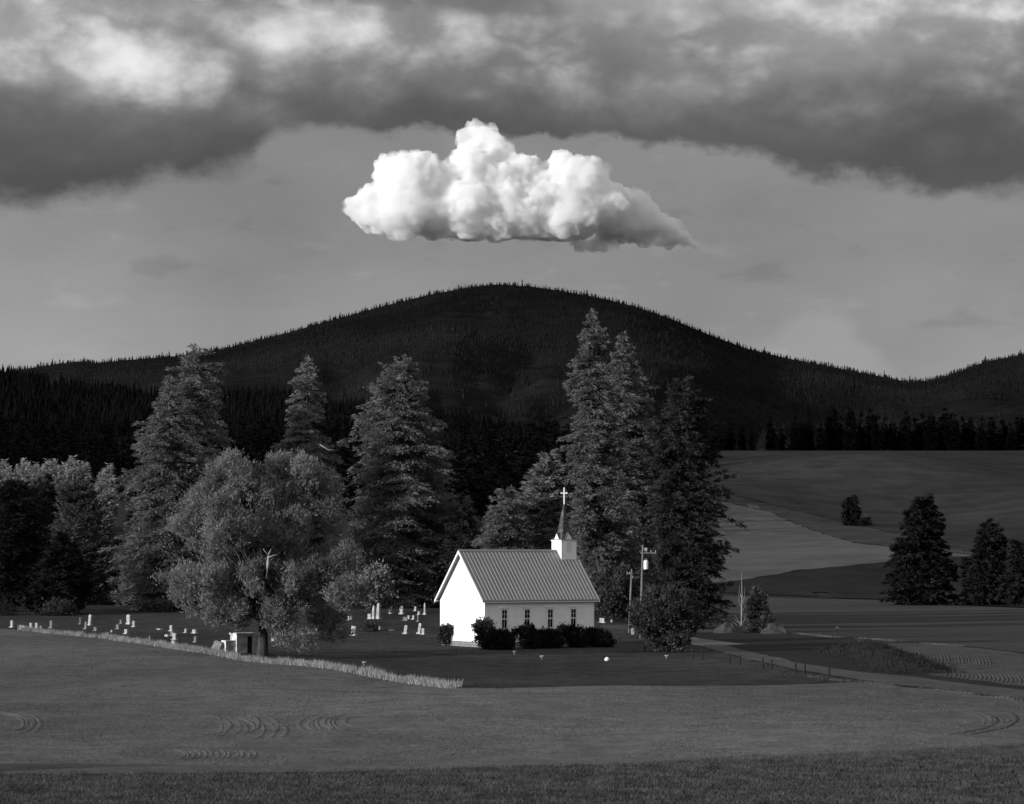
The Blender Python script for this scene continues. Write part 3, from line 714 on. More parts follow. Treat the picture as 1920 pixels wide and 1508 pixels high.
lobes = [(430, 900, 46, 36), (488, 905, 48, 40), (556, 902, 50, 38), (604, 930, 40, 38), (382, 945, 42, 32), (356, 985, 36, 24), (440, 975, 58, 48), (520, 985, 62, 54), (600, 1000, 50, 46), (405, 1030, 44, 26), (328, 1102, 40, 28), (380, 1090, 50, 34), (440, 1100, 54, 40),
         (510, 1090, 58, 48), (580, 1080, 54, 42), (636, 1055, 40, 38), (655, 1108, 34, 28), (440, 1148, 46, 22), (530, 1150, 48, 26), (600, 1150, 46, 24), (622, 1190, 34, 12), (562, 1196, 38, 12), (388, 1138, 40, 20), (436, 868, 20, 14), (520, 870, 26, 14), (575, 872, 20, 12)]
rl_ = random.Random(5)
lobes = [(x, y, rx, ry, rl_.uniform(-3.2, 2.2)) for x, y, rx, ry in lobes]+[(x, y, rx*.8, ry*.8, rl_.uniform(2, 4.5)) for x, y, rx, ry in lobes[3:18:2]]
big = broadleaf('broadleaf_tree', 492, 216, lobes, 'great spreading broadleaf tree in front of the cemetery', 'tree', 'dec', 5600, 22, .24, .27, .075, 41, r0=.42, fork_h=3.0, limbs=60, shell=.45, up=.75, gaps=.10, gap_f=.45)
s_ = 216/FPX
def dead(nm, chain, rad):
    q = MB()
    for c, r_ in zip(chain, rad):
        q.tube([((x-492)*s_, d_, ZC-(y-HYP)*s_) for x, y, d_ in c], r_, 5)
    return q.build(nm, M['bark_l'], big, smooth=True)
dead('dead_limb', [[(508, 1085, -3.4), (511, 1060, -4.6), (514, 1040, -4.9), (519, 1030, -5.0)], [(514, 1042, -4.9), (507, 1034, -5.0), (504, 1030, -5.0)], [(514, 1046, -4.9), (524, 1042, -5.0), (532, 1041, -5.1)]], [[.10, .09, .06, .02], [.05, .03, .015], [.05, .03, .012]])
dead('dead_limb', [[(478, 1092, -3.2), (484, 1088, -4.2), (483, 1080, -4.3)]], [[.05, .035, .012]])
for c in ([(612, 896, 1.2), (625, 893, 1), (636, 895, .8)], [(596, 832, 2), (612, 842, 2), (634, 843, 2)]):
    dead('dead_limb', [c], [[.04, .03, .01]])

broadleaf('flowering_tree', 702, 300, [(702, 1095, 26, 26, 0), (690, 1112, 20, 16, 0)], 'small glossy-leaved tree at the right of the great broadleaf tree', 'tree', 'con_l', 130, 26, .35, .32, .2, 42, r0=.12, fork_h=1.6)
broadleaf('round_bush', 1246, 226, [(1245, 1155, 58, 44, 0), (1215, 1150, 32, 32, -.3), (1280, 1155, 32, 34, .3), (1250, 1190, 40, 30, -.5), (1240, 1125, 34, 20, 0), (1270, 1130, 28, 20, 0)], 'large round dark bush in front of the dark fir', 'bush', 'bush', 640, 36, .20, .34, .09, 43, r0=.14, fork_h=1.1, shell=.4, up=.7, limbs=24, parts=False)
broadleaf('round_bush', 112, 300, [(110, 1148, 28, 19, 0), (100, 1158, 20, 14, 0), (122, 1158, 18, 16, 0)], 'dome-shaped bush among the gravestones at far left', 'bush', 'bush', 170, 30, .22, .3, .12, 44, r0=.1, fork_h=.7, parts=False)
broadleaf('sparse_bush', 22, 300, [(22, 1150, 28, 26, 0), (5, 1158, 22, 18, 0)], 'thin leafless-looking bush at the left edge among gravestones', 'bush', 'weed', 90, 16, .35, .34, .06, 45, r0=.07, fork_h=.3, up=.9, limbs=26, parts=False)
broadleaf('small_bush', 692, 272, [(692, 1181, 12, 10, 0)], 'small round bush between the gravestones left of the church', 'bush', 'bush', 46, 26, .16, .22, .1, 46, r0=.06, fork_h=.4, parts=False)
broadleaf('low_tree', 1150, 296, [(1150, 1105, 30, 42, 0), (1135, 1130, 22, 26, 0), (1168, 1120, 18, 32, .5)], 'dark low tree between the church and the utility poles', 'tree', 'bush', 260, 30, .32, .36, .16, 47, r0=.13, fork_h=1.6)
for i, (a, b, ww, hh, lab) in enumerate([(160, 1152, 30, 24, 'shrub toned black for shade at the back of the cemetery behind the leaning stone'), (210, 1150, 30, 22, 'shrub toned black for shade at the back of the cemetery left of the tall monument'), (300, 1148, 26, 20, 'shrub toned black for shade beneath the broad left fir'), (660, 1138, 30, 18, 'shrub toned black for shade behind the tall obelisks'),
                                   (760, 1132, 34, 24, 'shrub toned black for shade behind the short square stones'), (815, 1138, 22, 24, 'shrub toned black for shade at the left corner of the church gable')]):
    broadleaf('shade_shrub', a, 345, [(a, b-6, ww, hh, 0), (a+ww*.6, b, ww*.7, hh*.7, 0)], lab, 'bush', 'hedge', 90, 26, .4, .5, .25, 60+i, r0=.1, fork_h=.5, group='shrubs at the back of the cemetery', parts=False)  # near-black foliage fills the shaded ground here; the shade is in the colour
# hedge along the church wall: separate shrubs
hd = [(905, 1178, 16, 17, 'bush', 'pale-leaved shrub at the near corner of the church'), (935, 1199, 24, 13, 'hedge', 'dark shrub under the first church window'), (978, 1194, 27, 19, 'hedge', 'dark shrub under the second church window'),
      (1022, 1198, 28, 14, 'hedge', 'dark shrub between the second and third church windows'), (1068, 1194, 30, 18, 'hedge', 'dark shrub under the fourth church window'), (1114, 1198, 30, 14, 'hedge', 'dark shrub at the right end of the church wall'), (836, 1180, 8, 8, 'bush', 'small wiry shrub at the far left corner of the church gable')]
for i, (a, b, ww, hh, mt, lab) in enumerate(hd):
    D = [234, 233, 235, 237, 239, 240, 243][i]
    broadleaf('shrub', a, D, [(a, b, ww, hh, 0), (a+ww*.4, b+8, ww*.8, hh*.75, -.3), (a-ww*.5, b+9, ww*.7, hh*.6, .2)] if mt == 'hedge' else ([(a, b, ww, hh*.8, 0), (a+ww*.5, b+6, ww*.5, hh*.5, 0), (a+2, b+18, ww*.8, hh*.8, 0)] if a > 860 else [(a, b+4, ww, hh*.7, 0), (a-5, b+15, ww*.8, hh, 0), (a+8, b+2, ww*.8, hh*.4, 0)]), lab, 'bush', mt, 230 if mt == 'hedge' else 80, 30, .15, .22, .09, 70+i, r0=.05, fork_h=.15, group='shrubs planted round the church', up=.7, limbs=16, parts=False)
# bare sapling
b = on(1390, 282); s_ = 282/FPX; q = MB(); Z = lambda py: ZC-(py-HYP)*s_-b.z
e = empty('bare_sapling', b, 0, 'leafless white-barked sapling beside the young spruce', 'tree')
q.tube([(0, 0, -.1), (.02, 0, 2), (.08, 0, 4), (.0, 0, Z(1072))], [.075, .06, .035, .01], 6).build('trunk', M['bark_l'], e, smooth=True)
for k, c in enumerate([[(0, 0, .7), (-.35, .1, 1.3), (-.7, .1, 1.9)], [(0, 0, 1.0), (-.5, 0, 1.2), (-.85, 0, 1.6)], [(.03, 0, 2.6), (-.25, 0, 3.3), (-.28, 0, 4.4)], [(.05, 0, 3.0), (.3, 0, 3.7), (.36, 0, 4.8)], [(.06, 0, 3.6), (-.15, .1, 4.2), (-.2, .1, 5)], [(0, 0, .4), (-.6, -.2, .9), (-1.0, -.2, 1.3)], [(0, 0, .9), (.3, 0, 1.3), (.5, 0, 1.9)]]):
    MB().tube(c, [.03, .02, .006], 4).build('branch', M['bark_l'], e)

# ------------------------------------------------------------------ church
TH = math.radians(32); CD = 238.0
CX0 = (909-CXP)/FPX*CD
ch = empty('church', (CX0, CD, Hf(CX0, CD)), TH, 'small white clapboard church with metal roof and steeple', 'church')
cL, cW, zF, zE = 11.68, 7.78, .50, 4.43
zA = zE+cW/2*1.066
wins = [2.07, 4.48, 6.96, 9.47]; wz0, wz1, wh = 1.71, 3.39, .30
def siding_rect(x0, x1, holes, z0, z1, pitch=.14):
    q = MB(); z = z0
    cuts = sorted(set([h[2] for h in holes]+[h[3] for h in holes]))
    while z < z1-1e-4:
        zt = min(z+pitch, z1); seg = [z]+[c for c in cuts if z < c < zt]+[zt]
        for a, b in zip(seg[:-1], seg[1:]):
            oa, ob = .020*(zt-a)/pitch, .020*(zt-b)/pitch
            xs = [x0]
            for h in sorted(holes):
                if h[2] < (a+b)/2 < h[3]: xs += [h[0], h[1]]
            xs.append(x1)
            for i in range(0, len(xs), 2):
                q.add([(xs[i], -oa, a), (xs[i+1], -oa, a), (xs[i+1], -ob, b), (xs[i], -ob, b)], [(0, 1, 2, 3)])
                if a == z: q.add([(xs[i], 0, a), (xs[i+1], 0, a), (xs[i+1], -oa, a), (xs[i], -oa, a)], [(0, 1, 2, 3)])
        z = zt
    return q
holes = [(w_-wh, w_+wh, wz0-.02, wz1) for w_ in wins]
siding_rect(0, cL, holes, zF, zE).build('side_wall', M['white'], ch)
siding_rect(0, cL, [], zF, zE).build('side_wall', M['white'], ch, loc=(cL, cW, 0), rot=(0, 0, math.pi))
def gable(name, loc, rot):
    q = MB(); z = zF; pitch = .14
    X = lambda z: (0, cW) if z <= zE else ((z-zE)/1.066, cW-(z-zE)/1.066)
    while z < zA-.02:
        for a, b in ([(z, zE), (zE, min(z+pitch, zA))] if z < zE < z+pitch else [(z, min(z+pitch, zA-.01))]):
            oa = .020*(z+pitch-a)/pitch; ob = .020*max(0, z+pitch-b)/pitch
            (l0, r0), (l1, r1) = X(a), X(b)
            q.add([(l0, -oa, a), (r0, -oa, a), (r1, -ob, b), (l1, -ob, b)], [(0, 1, 2, 3)])
            if a == z: q.add([(l0, 0, a), (r0, 0, a), (r0, -oa, a), (l0, -oa, a)], [(0, 1, 2, 3)])
        z += pitch
    return q.build(name, M['white'], ch, loc=loc, rot=rot)
gable('gable_wall', (0, cW, 0), (0, 0, -math.pi/2)); gable('gable_wall', (cL, 0, 0), (0, 0, math.pi/2))
for x, y in ((0, 0), (cL, 0), (0, cW), (cL, cW)):
    sx = -1 if x == 0 else 1; sy = -1 if y == 0 else 1
    MB().box(min(x-sx*.10, x+sx*.03), max(x-sx*.10, x+sx*.03), min(y-sy*.10, y+sy*.03), max(y-sy*.10, y+sy*.03), zF+.005, zE-.03).build('corner_board', M['trim'], ch)
# dark room behind the glass
MB().box(.15, cL-.15, .25, cW-.15, .6, zE-.2).build('interior', M['dark'], ch)
# foundation of individual stones
fo = empty('foundation', (0, 0, 0)); fo.parent = ch
MB().box(.03, cL-.03, .03, cW-.03, -.35, zF-.01).build('foundation_core', M['stone'], fo)
sm = {}
def stone_mesh(k, w_, h_):
    r = random.Random(k); q = MB(); q.box(-w_/2, w_/2, -.06, .02, -h_/2, h_/2)
    q.v = [(x*(1-.12*r.random()), y-(.03*r.random() if y < 0 else 0), z*(1-.12*r.random())) for x, y, z in q.v]
    return q.mesh('stone')
for side, ln, lc, rt in (('g', cW, lambda s: (0-.0, cW-s, 0), -math.pi/2), ('s', cL, lambda s: (s, 0, 0), 0)):
    for row in range(3):
        s = 0.0 if row != 1 else .22; k = 0
        while s < ln-.3:
            w_ = [.52, .43, .6, .38][(k+row) % 4]; key = (w_, (k*3+row) % 5)
            if key not in sm: sm[key] = stone_mesh(hash(key) % 1000, w_-.03, .25)
            c = lc(s+w_/2); obj('stone', sm[key], M['stone'], fo, (c[0], c[1], -.12+row*.24), (0, 0, rt)); s += w_; k += 1
# windows
for x in wins:
    e = MB()
    for a, b, c, d in ((x-wh-.11, x-wh, wz0-.02, wz1), (x+wh, x+wh+.11, wz0-.02, wz1)): e.box(a, b, -.055, .06, c, d)
    e.box(x-wh-.13, x+wh+.13, -.06, .06, wz1+.001, wz1+.15)
    f = e.build('window', M['trim'], ch)
    MB().box(x-wh-.20, x+wh+.20, -.12, .02, wz1+.152, wz1+.21).build('window_cap', M['trim'], f)
    MB().box(x-wh-.16, x+wh+.16, -.11, .06, wz0-.10, wz0-.022).build('sill', M['trim'], f)
    zm = (wz0+wz1)/2-.02
    for nm, za, zb, yo in (('lower_sash', wz0-.02, zm+.02, .05), ('upper_sash', zm+.022, wz1, .015)):
        q = MB()
        q.box(x-wh, x-wh+.045, yo-.02, yo+.02, za, zb); q.box(x+wh-.045, x+wh, yo-.02, yo+.02, za, zb)
        q.box(x-wh+.046, x+wh-.046, yo-.02, yo+.02, za, za+.05); q.box(x-wh+.046, x+wh-.046, yo-.02, yo+.02, zb-.05, zb)
        q.box(x-.012, x+.012, yo-.018, yo+.018, za+.051, zb-.051)
        if nm == 'upper_sash': q.box(x-wh+.046, x+wh-.046, yo-.016, yo+.016, (za+zb)/2-.012, (za+zb)/2+.012)
        q.build(nm, M['trim'], f)
        for sx in (-1, 1):
            xa, xb = (x-wh+.047, x-.014) if sx < 0 else (x+.014, x+wh-.047)
            MB().box(xa, xb, yo-.004, yo+.004, za+.053, zb-.053).build('pane', M['glass'], f)
# roof
OV, EV, TK = .42, .34, .07
rf = None
sl = math.sqrt(1+1.066**2)
for sgn in (1, -1):
    ys = lambda d: (d if sgn > 0 else cW-d)
    z_at = lambda d: zE+d*1.066+.04
    d0, d1 = -EV, cW/2
    q = MB()
    tn = TK*sl
    q.add([(-OV, ys(d0), z_at(d0)), (cL+OV, ys(d0), z_at(d0)), (cL+OV, ys(d1), z_at(d1)), (-OV, ys(d1), z_at(d1)),
           (-OV, ys(d0), z_at(d0)+tn), (cL+OV, ys(d0), z_at(d0)+tn), (cL+OV, ys(d1), z_at(d1)+tn), (-OV, ys(d1), z_at(d1)+tn)],
          [(0, 3, 2, 1), (4, 5, 6, 7), (0, 1, 5, 4), (1, 2, 6, 5), (2, 3, 7, 6), (3, 0, 4, 7)])
    o = q.build('roof_slope', M['roof'], ch)
    rib = None
    nrib = 34
    for k in range(nrib):
        x = -OV+.06+k*(cL+2*OV-.12)/(nrib-1)
        if rib is None:
            h_, w_ = .038, .05
            qv = MB(); nv = []
            for d in (d0+.01, d1-.03):
                zz = z_at(d)+tn
                nv += [(-w_, ys(d), zz-.002), (-w_*.35, ys(d), zz+h_*sl), (w_*.35, ys(d), zz+h_*sl), (w_, ys(d), zz-.002)]
            qv.add(nv, [(0, 1, 5, 4), (1, 2, 6, 5), (2, 3, 7, 6), (0, 3, 2, 1), (4, 5, 6, 7)]); rib = qv.mesh('rib')
        obj('roof_rib', rib, M['roof'], o, (x, 0, 0))
    # barge boards and soffit
    for xe, s2 in ((-OV, -1), (cL+OV, 1)):
        q = MB(); xa, xb = (xe-.035, xe-.003) if s2 < 0 else (xe+.003, xe+.035)
        q.add([(xx, ys(d), z_at(d)+dz_) for xx in (xa, xb) for d, dz_ in ((d0-.02, -.16), (d1, -.16), (d1, tn-.01), (d0-.02, tn-.01))],
              [(0, 1, 2, 3), (7, 6, 5, 4), (0, 4, 5, 1), (1, 5, 6, 2), (2, 6, 7, 3), (3, 7, 4, 0)])
        q.build('barge_board', M['trim'], ch)
    q = MB(); q.add([(xx, ys(d), z_at(d)+dz_) for xx in (-OV+.01, cL+OV-.01) for d, dz_ in ((d0+.01, -.09), (d0+.04, -.09), (d0+.04, -.003), (d0+.01, -.003))], [(0, 1, 2, 3), (7, 6, 5, 4), (0, 4, 5, 1), (1, 5, 6, 2), (2, 6, 7, 3), (3, 7, 4, 0)])
    q.build('fascia', M['trim'], ch)
zr_ = zE+cW/2*1.066+.04+TK*sl
MB().prism([(-.16, -.17+.045), (0, .045), (.16, -.17+.045), (.16, -.17+.075), (0, .085), (-.16, -.17+.075)], -OV, cL-.3).build('ridge_cap', M['roof'], ch, loc=(0, cW/2, zr_), rot=(0, 0, -math.pi/2))
# rotate ridge cap so that it runs along the church
rc = [o for o in ch.children if o.name.startswith('ridge_cap')][0]; rc.rotation_euler = (0, 0, -math.pi/2); rc.location = (0, cW/2, zr_)
# steeple
tx, ty, th = 10.98, cW/2, .80
st = empty('steeple', (tx, ty, 0)); st.parent = ch
zb, zt = 7.2, 9.63
for a in range(4):
    siding_rect(-th, th, [(-.27, .27, 8.62, 9.36)] if a == 0 else [], zb, zt, .14).build('tower_wall', M['white'], st, loc=(math.sin(a*math.pi/2)*th, -math.cos(a*math.pi/2)*th, 0), rot=(0, 0, a*math.pi/2))
for sx in (-1, 1):
    for sy in (-1, 1):
        MB().box(sx*th-.06+sx*-.03, sx*th+.06+sx*-.03, sy*th-.06+sy*-.03, sy*th+.06+sy*-.03, zb, zt-.01).build('corner_board', M['trim'], st)
MB().box(-.6, .6, -.6, .6, 8.2, zt-.05).build('tower_core', M['grave_d'], st)
lv = MB(); lv.box(-.33, -.27, -th-.05, -th+.03, 8.58, 9.40); lv.box(.27, .33, -th-.05, -th+.03, 8.58, 9.40); lv.box(-.269, .269, -th-.05, -th+.03, 9.345, 9.40); lv.box(-.269, .269, -th-.05, -th+.03, 8.58, 8.635)
lv = lv.build('louvre', M['trim'], st)
for k in range(7):
    z = 8.65+k*.098
    MB().add([(-.265, -th-.02, z), (.265, -th-.02, z), (.265, -th+.06, z+.09), (-.265, -th+.06, z+.09), (-.265, -th-.02, z+.012), (.265, -th-.02, z+.012), (.265, -th+.06, z+.102), (-.265, -th+.06, z+.102)],
             [(0, 3, 2, 1), (4, 5, 6, 7), (0, 1, 5, 4), (1, 2, 6, 5), (2, 3, 7, 6), (3, 0, 4, 7)]).build('slat', M['white'], lv)
MB().box(-th-.10, th+.10, -th-.10, th+.10, zt, zt+.06).build('cornice', M['trim'], st)
# flared spire in shingle courses
prof = [(.90, zt+.06), (.80, zt+.13), (.62, zt+.34), (.50, zt+.58), (.43, zt+.80)]
ztip = 13.12
for k in range(1, 15): t = k/14; prof.append((.43*(1-t)+.03*t, zt+.80+(ztip-zt-.80)*t))
q = MB()
for (r0, z0), (r1, z1) in zip(prof[:-1], prof[1:]):
    r0b = r0+.012
    q.add([(-r0b, -r0b, z0), (r0b, -r0b, z0), (r0b, r0b, z0), (-r0b, r0b, z0), (-r1, -r1, z1), (r1, -r1, z1), (r1, r1, z1), (-r1, r1, z1)], [(0, 3, 2, 1), (4, 5, 6, 7), (0, 1, 5, 4), (1, 2, 6, 5), (2, 3, 7, 6), (3, 0, 4, 7)])
q.build('spire', M['shingle'], st)
for a in range(4):
    dm = empty('dormer', (0, 0, 0), a*math.pi/2); dm.parent = st
    MB().prism([(-.42, zt+.065), (.42, zt+.065), (0, zt+.66)], -th-.02, -th+.06).build('gablet', M['trim'], dm)
    q = MB()
    for sx in (-1, 1):
        q.add([(sx*.48, -th-.05, zt+.062), (0, -th-.05, zt+.75), (0, -.2, zt+.75), (sx*.48, -.2, zt+.062), (sx*.48, -th-.05, zt+.02+.01), (0, -th-.05, zt+.70), (0, -.2, zt+.70), (sx*.48, -.2, zt+.03)],
              [(0, 1, 2, 3), (7, 6, 5, 4), (0, 4, 5, 1), (1, 5, 6, 2), (2, 6, 7, 3), (3, 7, 4, 0)])
    q.build('dormer_roof', M['shingle'], dm)
cr = empty('cross', (0, 0, 0), -TH*.9); cr.parent = st
q = MB(); q.box(-.055, .055, -.055, .055, ztip-.15, 14.55); q.build('upright', M['trim'], cr)
q = MB(); q.box(-.24, -.056, -.05, .05, 13.98, 14.09); q.box(.056, .24, -.05, .05, 13.98, 14.09); q.box(-.30, -.241, -.07, .07, 13.95, 14.12); q.box(.241, .30, -.07, .07, 13.95, 14.12); q.build('crossbar', M['trim'], cr)

# ------------------------------------------------------------------ gravestones
tabs = {}
def tablet(kind, w_, h_, d_):
    key = (kind, round(w_, 2), round(h_, 2), round(d_, 2))
    if key in tabs: return tabs[key]
    q = MB()
    if kind == 'round':
        poly = [(-w_/2, 0), (w_/2, 0), (w_/2, h_-w_*.4)]+[(w_/2*math.cos(a), h_-w_*.4+w_*.4*math.sin(a)) for a in [math.pi*k/8 for k in range(1, 8)]]+[(-w_/2, h_-w_*.4)]
        q.prism(poly, -d_/2, d_/2)
    elif kind == 'square': q.prism([(-w_/2, 0), (w_/2, 0), (w_/2*.96, h_*.97), (w_/2*.9, h_), (-w_/2*.9, h_), (-w_/2*.96, h_*.97)], -d_/2, d_/2)
    elif kind == 'obelisk':
        q.box(-w_/2, w_/2, -w_/2, w_/2, 0, h_*.9, .72); a = w_/2*.72
        q.add([(-a, -a, h_*.9), (a, -a, h_*.9), (a, a, h_*.9), (-a, a, h_*.9), (0, 0, h_)], [(0, 1, 4), (1, 2, 4), (2, 3, 4), (3, 0, 4)])
    elif kind == 'gabled': q.prism([(-w_/2, 0), (w_/2, 0), (w_/2, h_*.78), (w_*.62, h_*.80), (w_*.5, h_*.86), (0, h_), (-w_*.5, h_*.86), (-w_*.62, h_*.80), (-w_/2, h_*.78)], -d_/2, d_/2)
    elif kind == 'flat': q.box(-w_/2, w_/2, -d_, d_, 0, h_, .9)
    elif kind == 'pillow': q.prism([(-w_/2, 0), (w_/2, 0), (w_*.46, h_*.7), (w_*.34, h_), (-w_*.34, h_), (-w_*.46, h_*.7)], -d_/2, d_/2)
    tabs[key] = q.mesh('tablet'); return tabs[key]
STONES = [  # px, base py, height px, width px, kind, lean, dark, label
 (22.5, 1177, 14, 5.5, 'round', 0, 0, 'rounded pale gravestone beside the sparse bush, leftmost of all'),
 (39, 1178, 6, 4, 'square', 0, 0, 'very small pale gravestone at far left, second from the edge'),
 (46, 1178, 5, 6, 'flat', 0, 0, 'low flat gravestone at far left just above the dry grass'),
 (58, 1178, 10, 4.5, 'square', 0, 0, 'narrow upright gravestone at far left, left of a pair of alike size'),
 (69, 1178, 10, 5, 'square', -4, 0, 'narrow upright gravestone at far left, right of a pair of alike size'),
 (78, 1178, 5, 5, 'pillow', 0, 1, 'low dull gravestone left of the dome-shaped bush'),
 (96, 1178, 14, 5.5, 'square', 4, 1, 'grey slab gravestone standing before the dome-shaped bush'),
 (151, 1171, 13, 2.5, 'square', 0, 1, 'thin grey stone post right of the dome-shaped bush'),
 (168, 1173, 21, 6, 'round', 9, 0, 'tall white rounded gravestone leaning right, before black trees'),
 (161, 1180, 14, 5, 'square', 5, 1, 'grey gravestone directly below the tall leaning white one'),
 (179, 1183, 7, 6, 'square', 0, 1, 'short dark gravestone right of the leaning white one'),
 (221, 1180, 9, 7, 'square', 0, 1, 'squat dark block gravestone left of the tall monument'),
 (227, 1170, 8, 4, 'square', 0, 1, 'small dark gravestone close behind the squat block'),
 (241, 1171, 19, 8, 'gabled', 0, 0, 'tall grey monument with pointed shoulders, before the grey clearing'),
 (251, 1176, 12, 4.5, 'square', 0, 0, 'bright white gravestone just right of the tall pointed monument'),
 (209.5, 1186, 5, 3, 'square', 0, 0, 'tiny white marker stone in the middle of the left lawn'),
 (236, 1189, 9, 7, 'square', 12, 0, 'leaning grey gravestone alone on the open left lawn'),
 (321, 1184, 12, 5.5, 'round', 0, 0, 'white gravestone at the top of the close cluster left of the broadleaf tree'),
 (323, 1193, 9, 8, 'square', 0, 1, 'dull wide gravestone under the white one in the close cluster'),
 (327, 1200, 13, 7, 'square', 0, 0, 'pale gravestone with dark right side, third down in the close cluster'),
 (326, 1209, 8, 8, 'pillow', 0, 0, 'low block gravestone at the bottom of the close cluster'),
 (313, 1194, 5, 7, 'pillow', 0, 0, 'small white lump of a gravestone left of the close cluster'),
 (281, 1201, 9, 2.5, 'square', 0, 1, 'thin black stone post left of the close cluster'),
 (348, 1187, 8, 4, 'square', 10, 0, 'small leaning white gravestone under the left boughs of the broadleaf tree'),
 (365, 1188, 8, 8, 'pillow', 0, 0, 'broad low white gravestone under the left boughs of the broadleaf tree'),
 (366, 1205, 12, 5, 'square', 6, 1, 'leaning grey gravestone left of the whitewashed vault'),
 (300, 1181, 2.5, 8, 'flat', 0, 0, 'flat grave slab on the lawn right of the tall pointed monument'),
 (645.5, 1161, 20, 5, 'obelisk', 0, 0, 'slim pointed obelisk just right of the broadleaf tree'),
 (654, 1163, 8, 4, 'square', 0, 0, 'short stone at the right foot of the slim obelisk'),
 (659, 1162, 10, 3, 'square', 0, 1, 'dark post-like gravestone right of the slim obelisk'),
 (693, 1161, 10, 7, 'square', 0, 0, 'square block gravestone left of the two tall obelisks'),
 (700.5, 1161, 26, 5, 'obelisk', 3, 0, 'shorter of the two tall white obelisks left of the church'),
 (709, 1161, 31, 5.5, 'obelisk', 3, 0, 'tallest white obelisk of the cemetery, left of the church'),
 (732, 1151, 13, 5, 'round', 0, 0, 'rounded white gravestone in the back row, left one of two'),
 (753, 1152, 16, 7, 'round', 0, 0, 'wide rounded white gravestone in the back row, right one of two'),
 (779, 1146, 9, 3.5, 'round', 0, 0, 'farthest little white gravestone, close to the black trees left of the gable'),
 (796.5, 1153, 23, 3, 'obelisk', 0, 0, 'very slim tall white shaft nearest the church gable'),
 (786, 1153, 7, 3.5, 'pillow', 0, 0, 'small white stone left of the very slim shaft'),
 (766, 1161, 7, 4, 'square', 10, 0, 'small white leaning gravestone, left of a leaning pair'),
 (775, 1162, 8, 4, 'square', 8, 0, 'small white leaning gravestone, right of a leaning pair'),
 (784, 1166, 13, 2, 'square', 0, 1, 'thin black post between the leaning pair and the slim shaft'),
 (760, 1164, 7, 8, 'square', 0, 1, 'black block gravestone left of the leaning pair'),
 (662, 1192, 18, 9, 'square', 8, 0, 'wide white slab gravestone leaning right, nearest the broadleaf tree boughs'),
 (712, 1181, 7, 2.5, 'square', 0, 0, 'tiny white stake-like gravestone right of the small round bush'),
 (734, 1183, 3, 6, 'flat', 0, 0, 'flat pale slab lying on the lawn right of the small round bush'),
 (760, 1189, 17, 5.5, 'round', 9, 0, 'leaning white gravestone in the front row, left of two tall ones'),
 (786, 1189, 21, 5, 'round', 10, 0, 'tall thin leaning white gravestone nearest the church in the front row'),
 (793.5, 1190, 12, 5, 'square', 0, 0, 'short gravestone at the right foot of the tall thin leaning one'),
 (513, 1202, 6, 6, 'pillow', 0, 0, 'small white stone seen right behind the broadleaf trunk'),
 (1129, 1168, 9, 9, 'square', 0, 0, 'white block gravestone just right of the church'),
 (1147, 1167, 5, 3, 'square', 0, 0, 'tiny white gravestone between the church and the utility poles'),
]
for px, py, hp, wp, kd, lean, dk, lab in STONES:
    b = G(px, py); s = b.y/FPX; h_, w_ = hp*s*1.0, wp*s*1.1
    d_ = .16 if kd in ('round', 'square', 'gabled') else .3
    w_ = max(w_, .14)
    e = empty('gravestone', b, math.radians(-38+((px*7) % 17)-8), lab, 'gravestone', 'gravestones of the churchyard')
    mt = M['grave_d'] if dk else M['grave']
    ph = 0.0
    if kd != 'flat' and hp > 6:
        ph = min(.22, h_*.14); pw = w_*.65+.05
        MB().box(-pw, pw, -(d_*.5+.13) if kd != 'obelisk' else -pw, (d_*.5+.13) if kd != 'obelisk' else pw, -.15, ph, .94).build('plinth', mt, e)
    o = obj('tablet', tablet(kd, w_, h_-ph, d_), None, e, (0, 0, ph-.01 if ph else -.02), (0, math.radians(lean), 0))
    o.data.materials.clear(); o.data.materials.append(mt)

# whitewashed vault under the broadleaf tree, with a slab leaning on it
b = G(444, 1225); s = b.y/FPX
v = empty('burial_vault', b, math.radians(30), 'low whitewashed masonry vault with dark doorway under the broadleaf tree', 'vault')
MB().box(0, .95, 0, 1.3, -.2, 1.52).box(1.40, 1.75, 0, 1.3, -.2, 1.52).box(.951, 1.399, .12, 1.3, -.2, 1.52).box(.951, 1.399, 0, .119, 1.38, 1.52).build('wall', M['limewash'], v)
MB().box(-.08, 1.83, -.08, 1.38, 1.522, 1.66).build('roof_slab', M['limewash'], v)
MB().box(.96, 1.39, .06, .115, -.05, 1.37).build('door', M['post'], v)
MB().box(-.9, -.002, .2, 1.1, -.2, 1.05).build('side_block', M['limewash'], v)
sl_ = G(402, 1224)
q = MB(); q.prism([(-.45, 0), (.45, 0), (.42, .9), (.25, 1.0), (-.25, 1.0), (-.42, .9)], -.07, .07)
e = empty('stone_slab', sl_, math.radians(-35), 'dark stone slab leaning left of the whitewashed vault', 'slab')
o = q.build('slab', M['grave_d'], e, rot=(math.radians(-18), math.radians(14), 0))

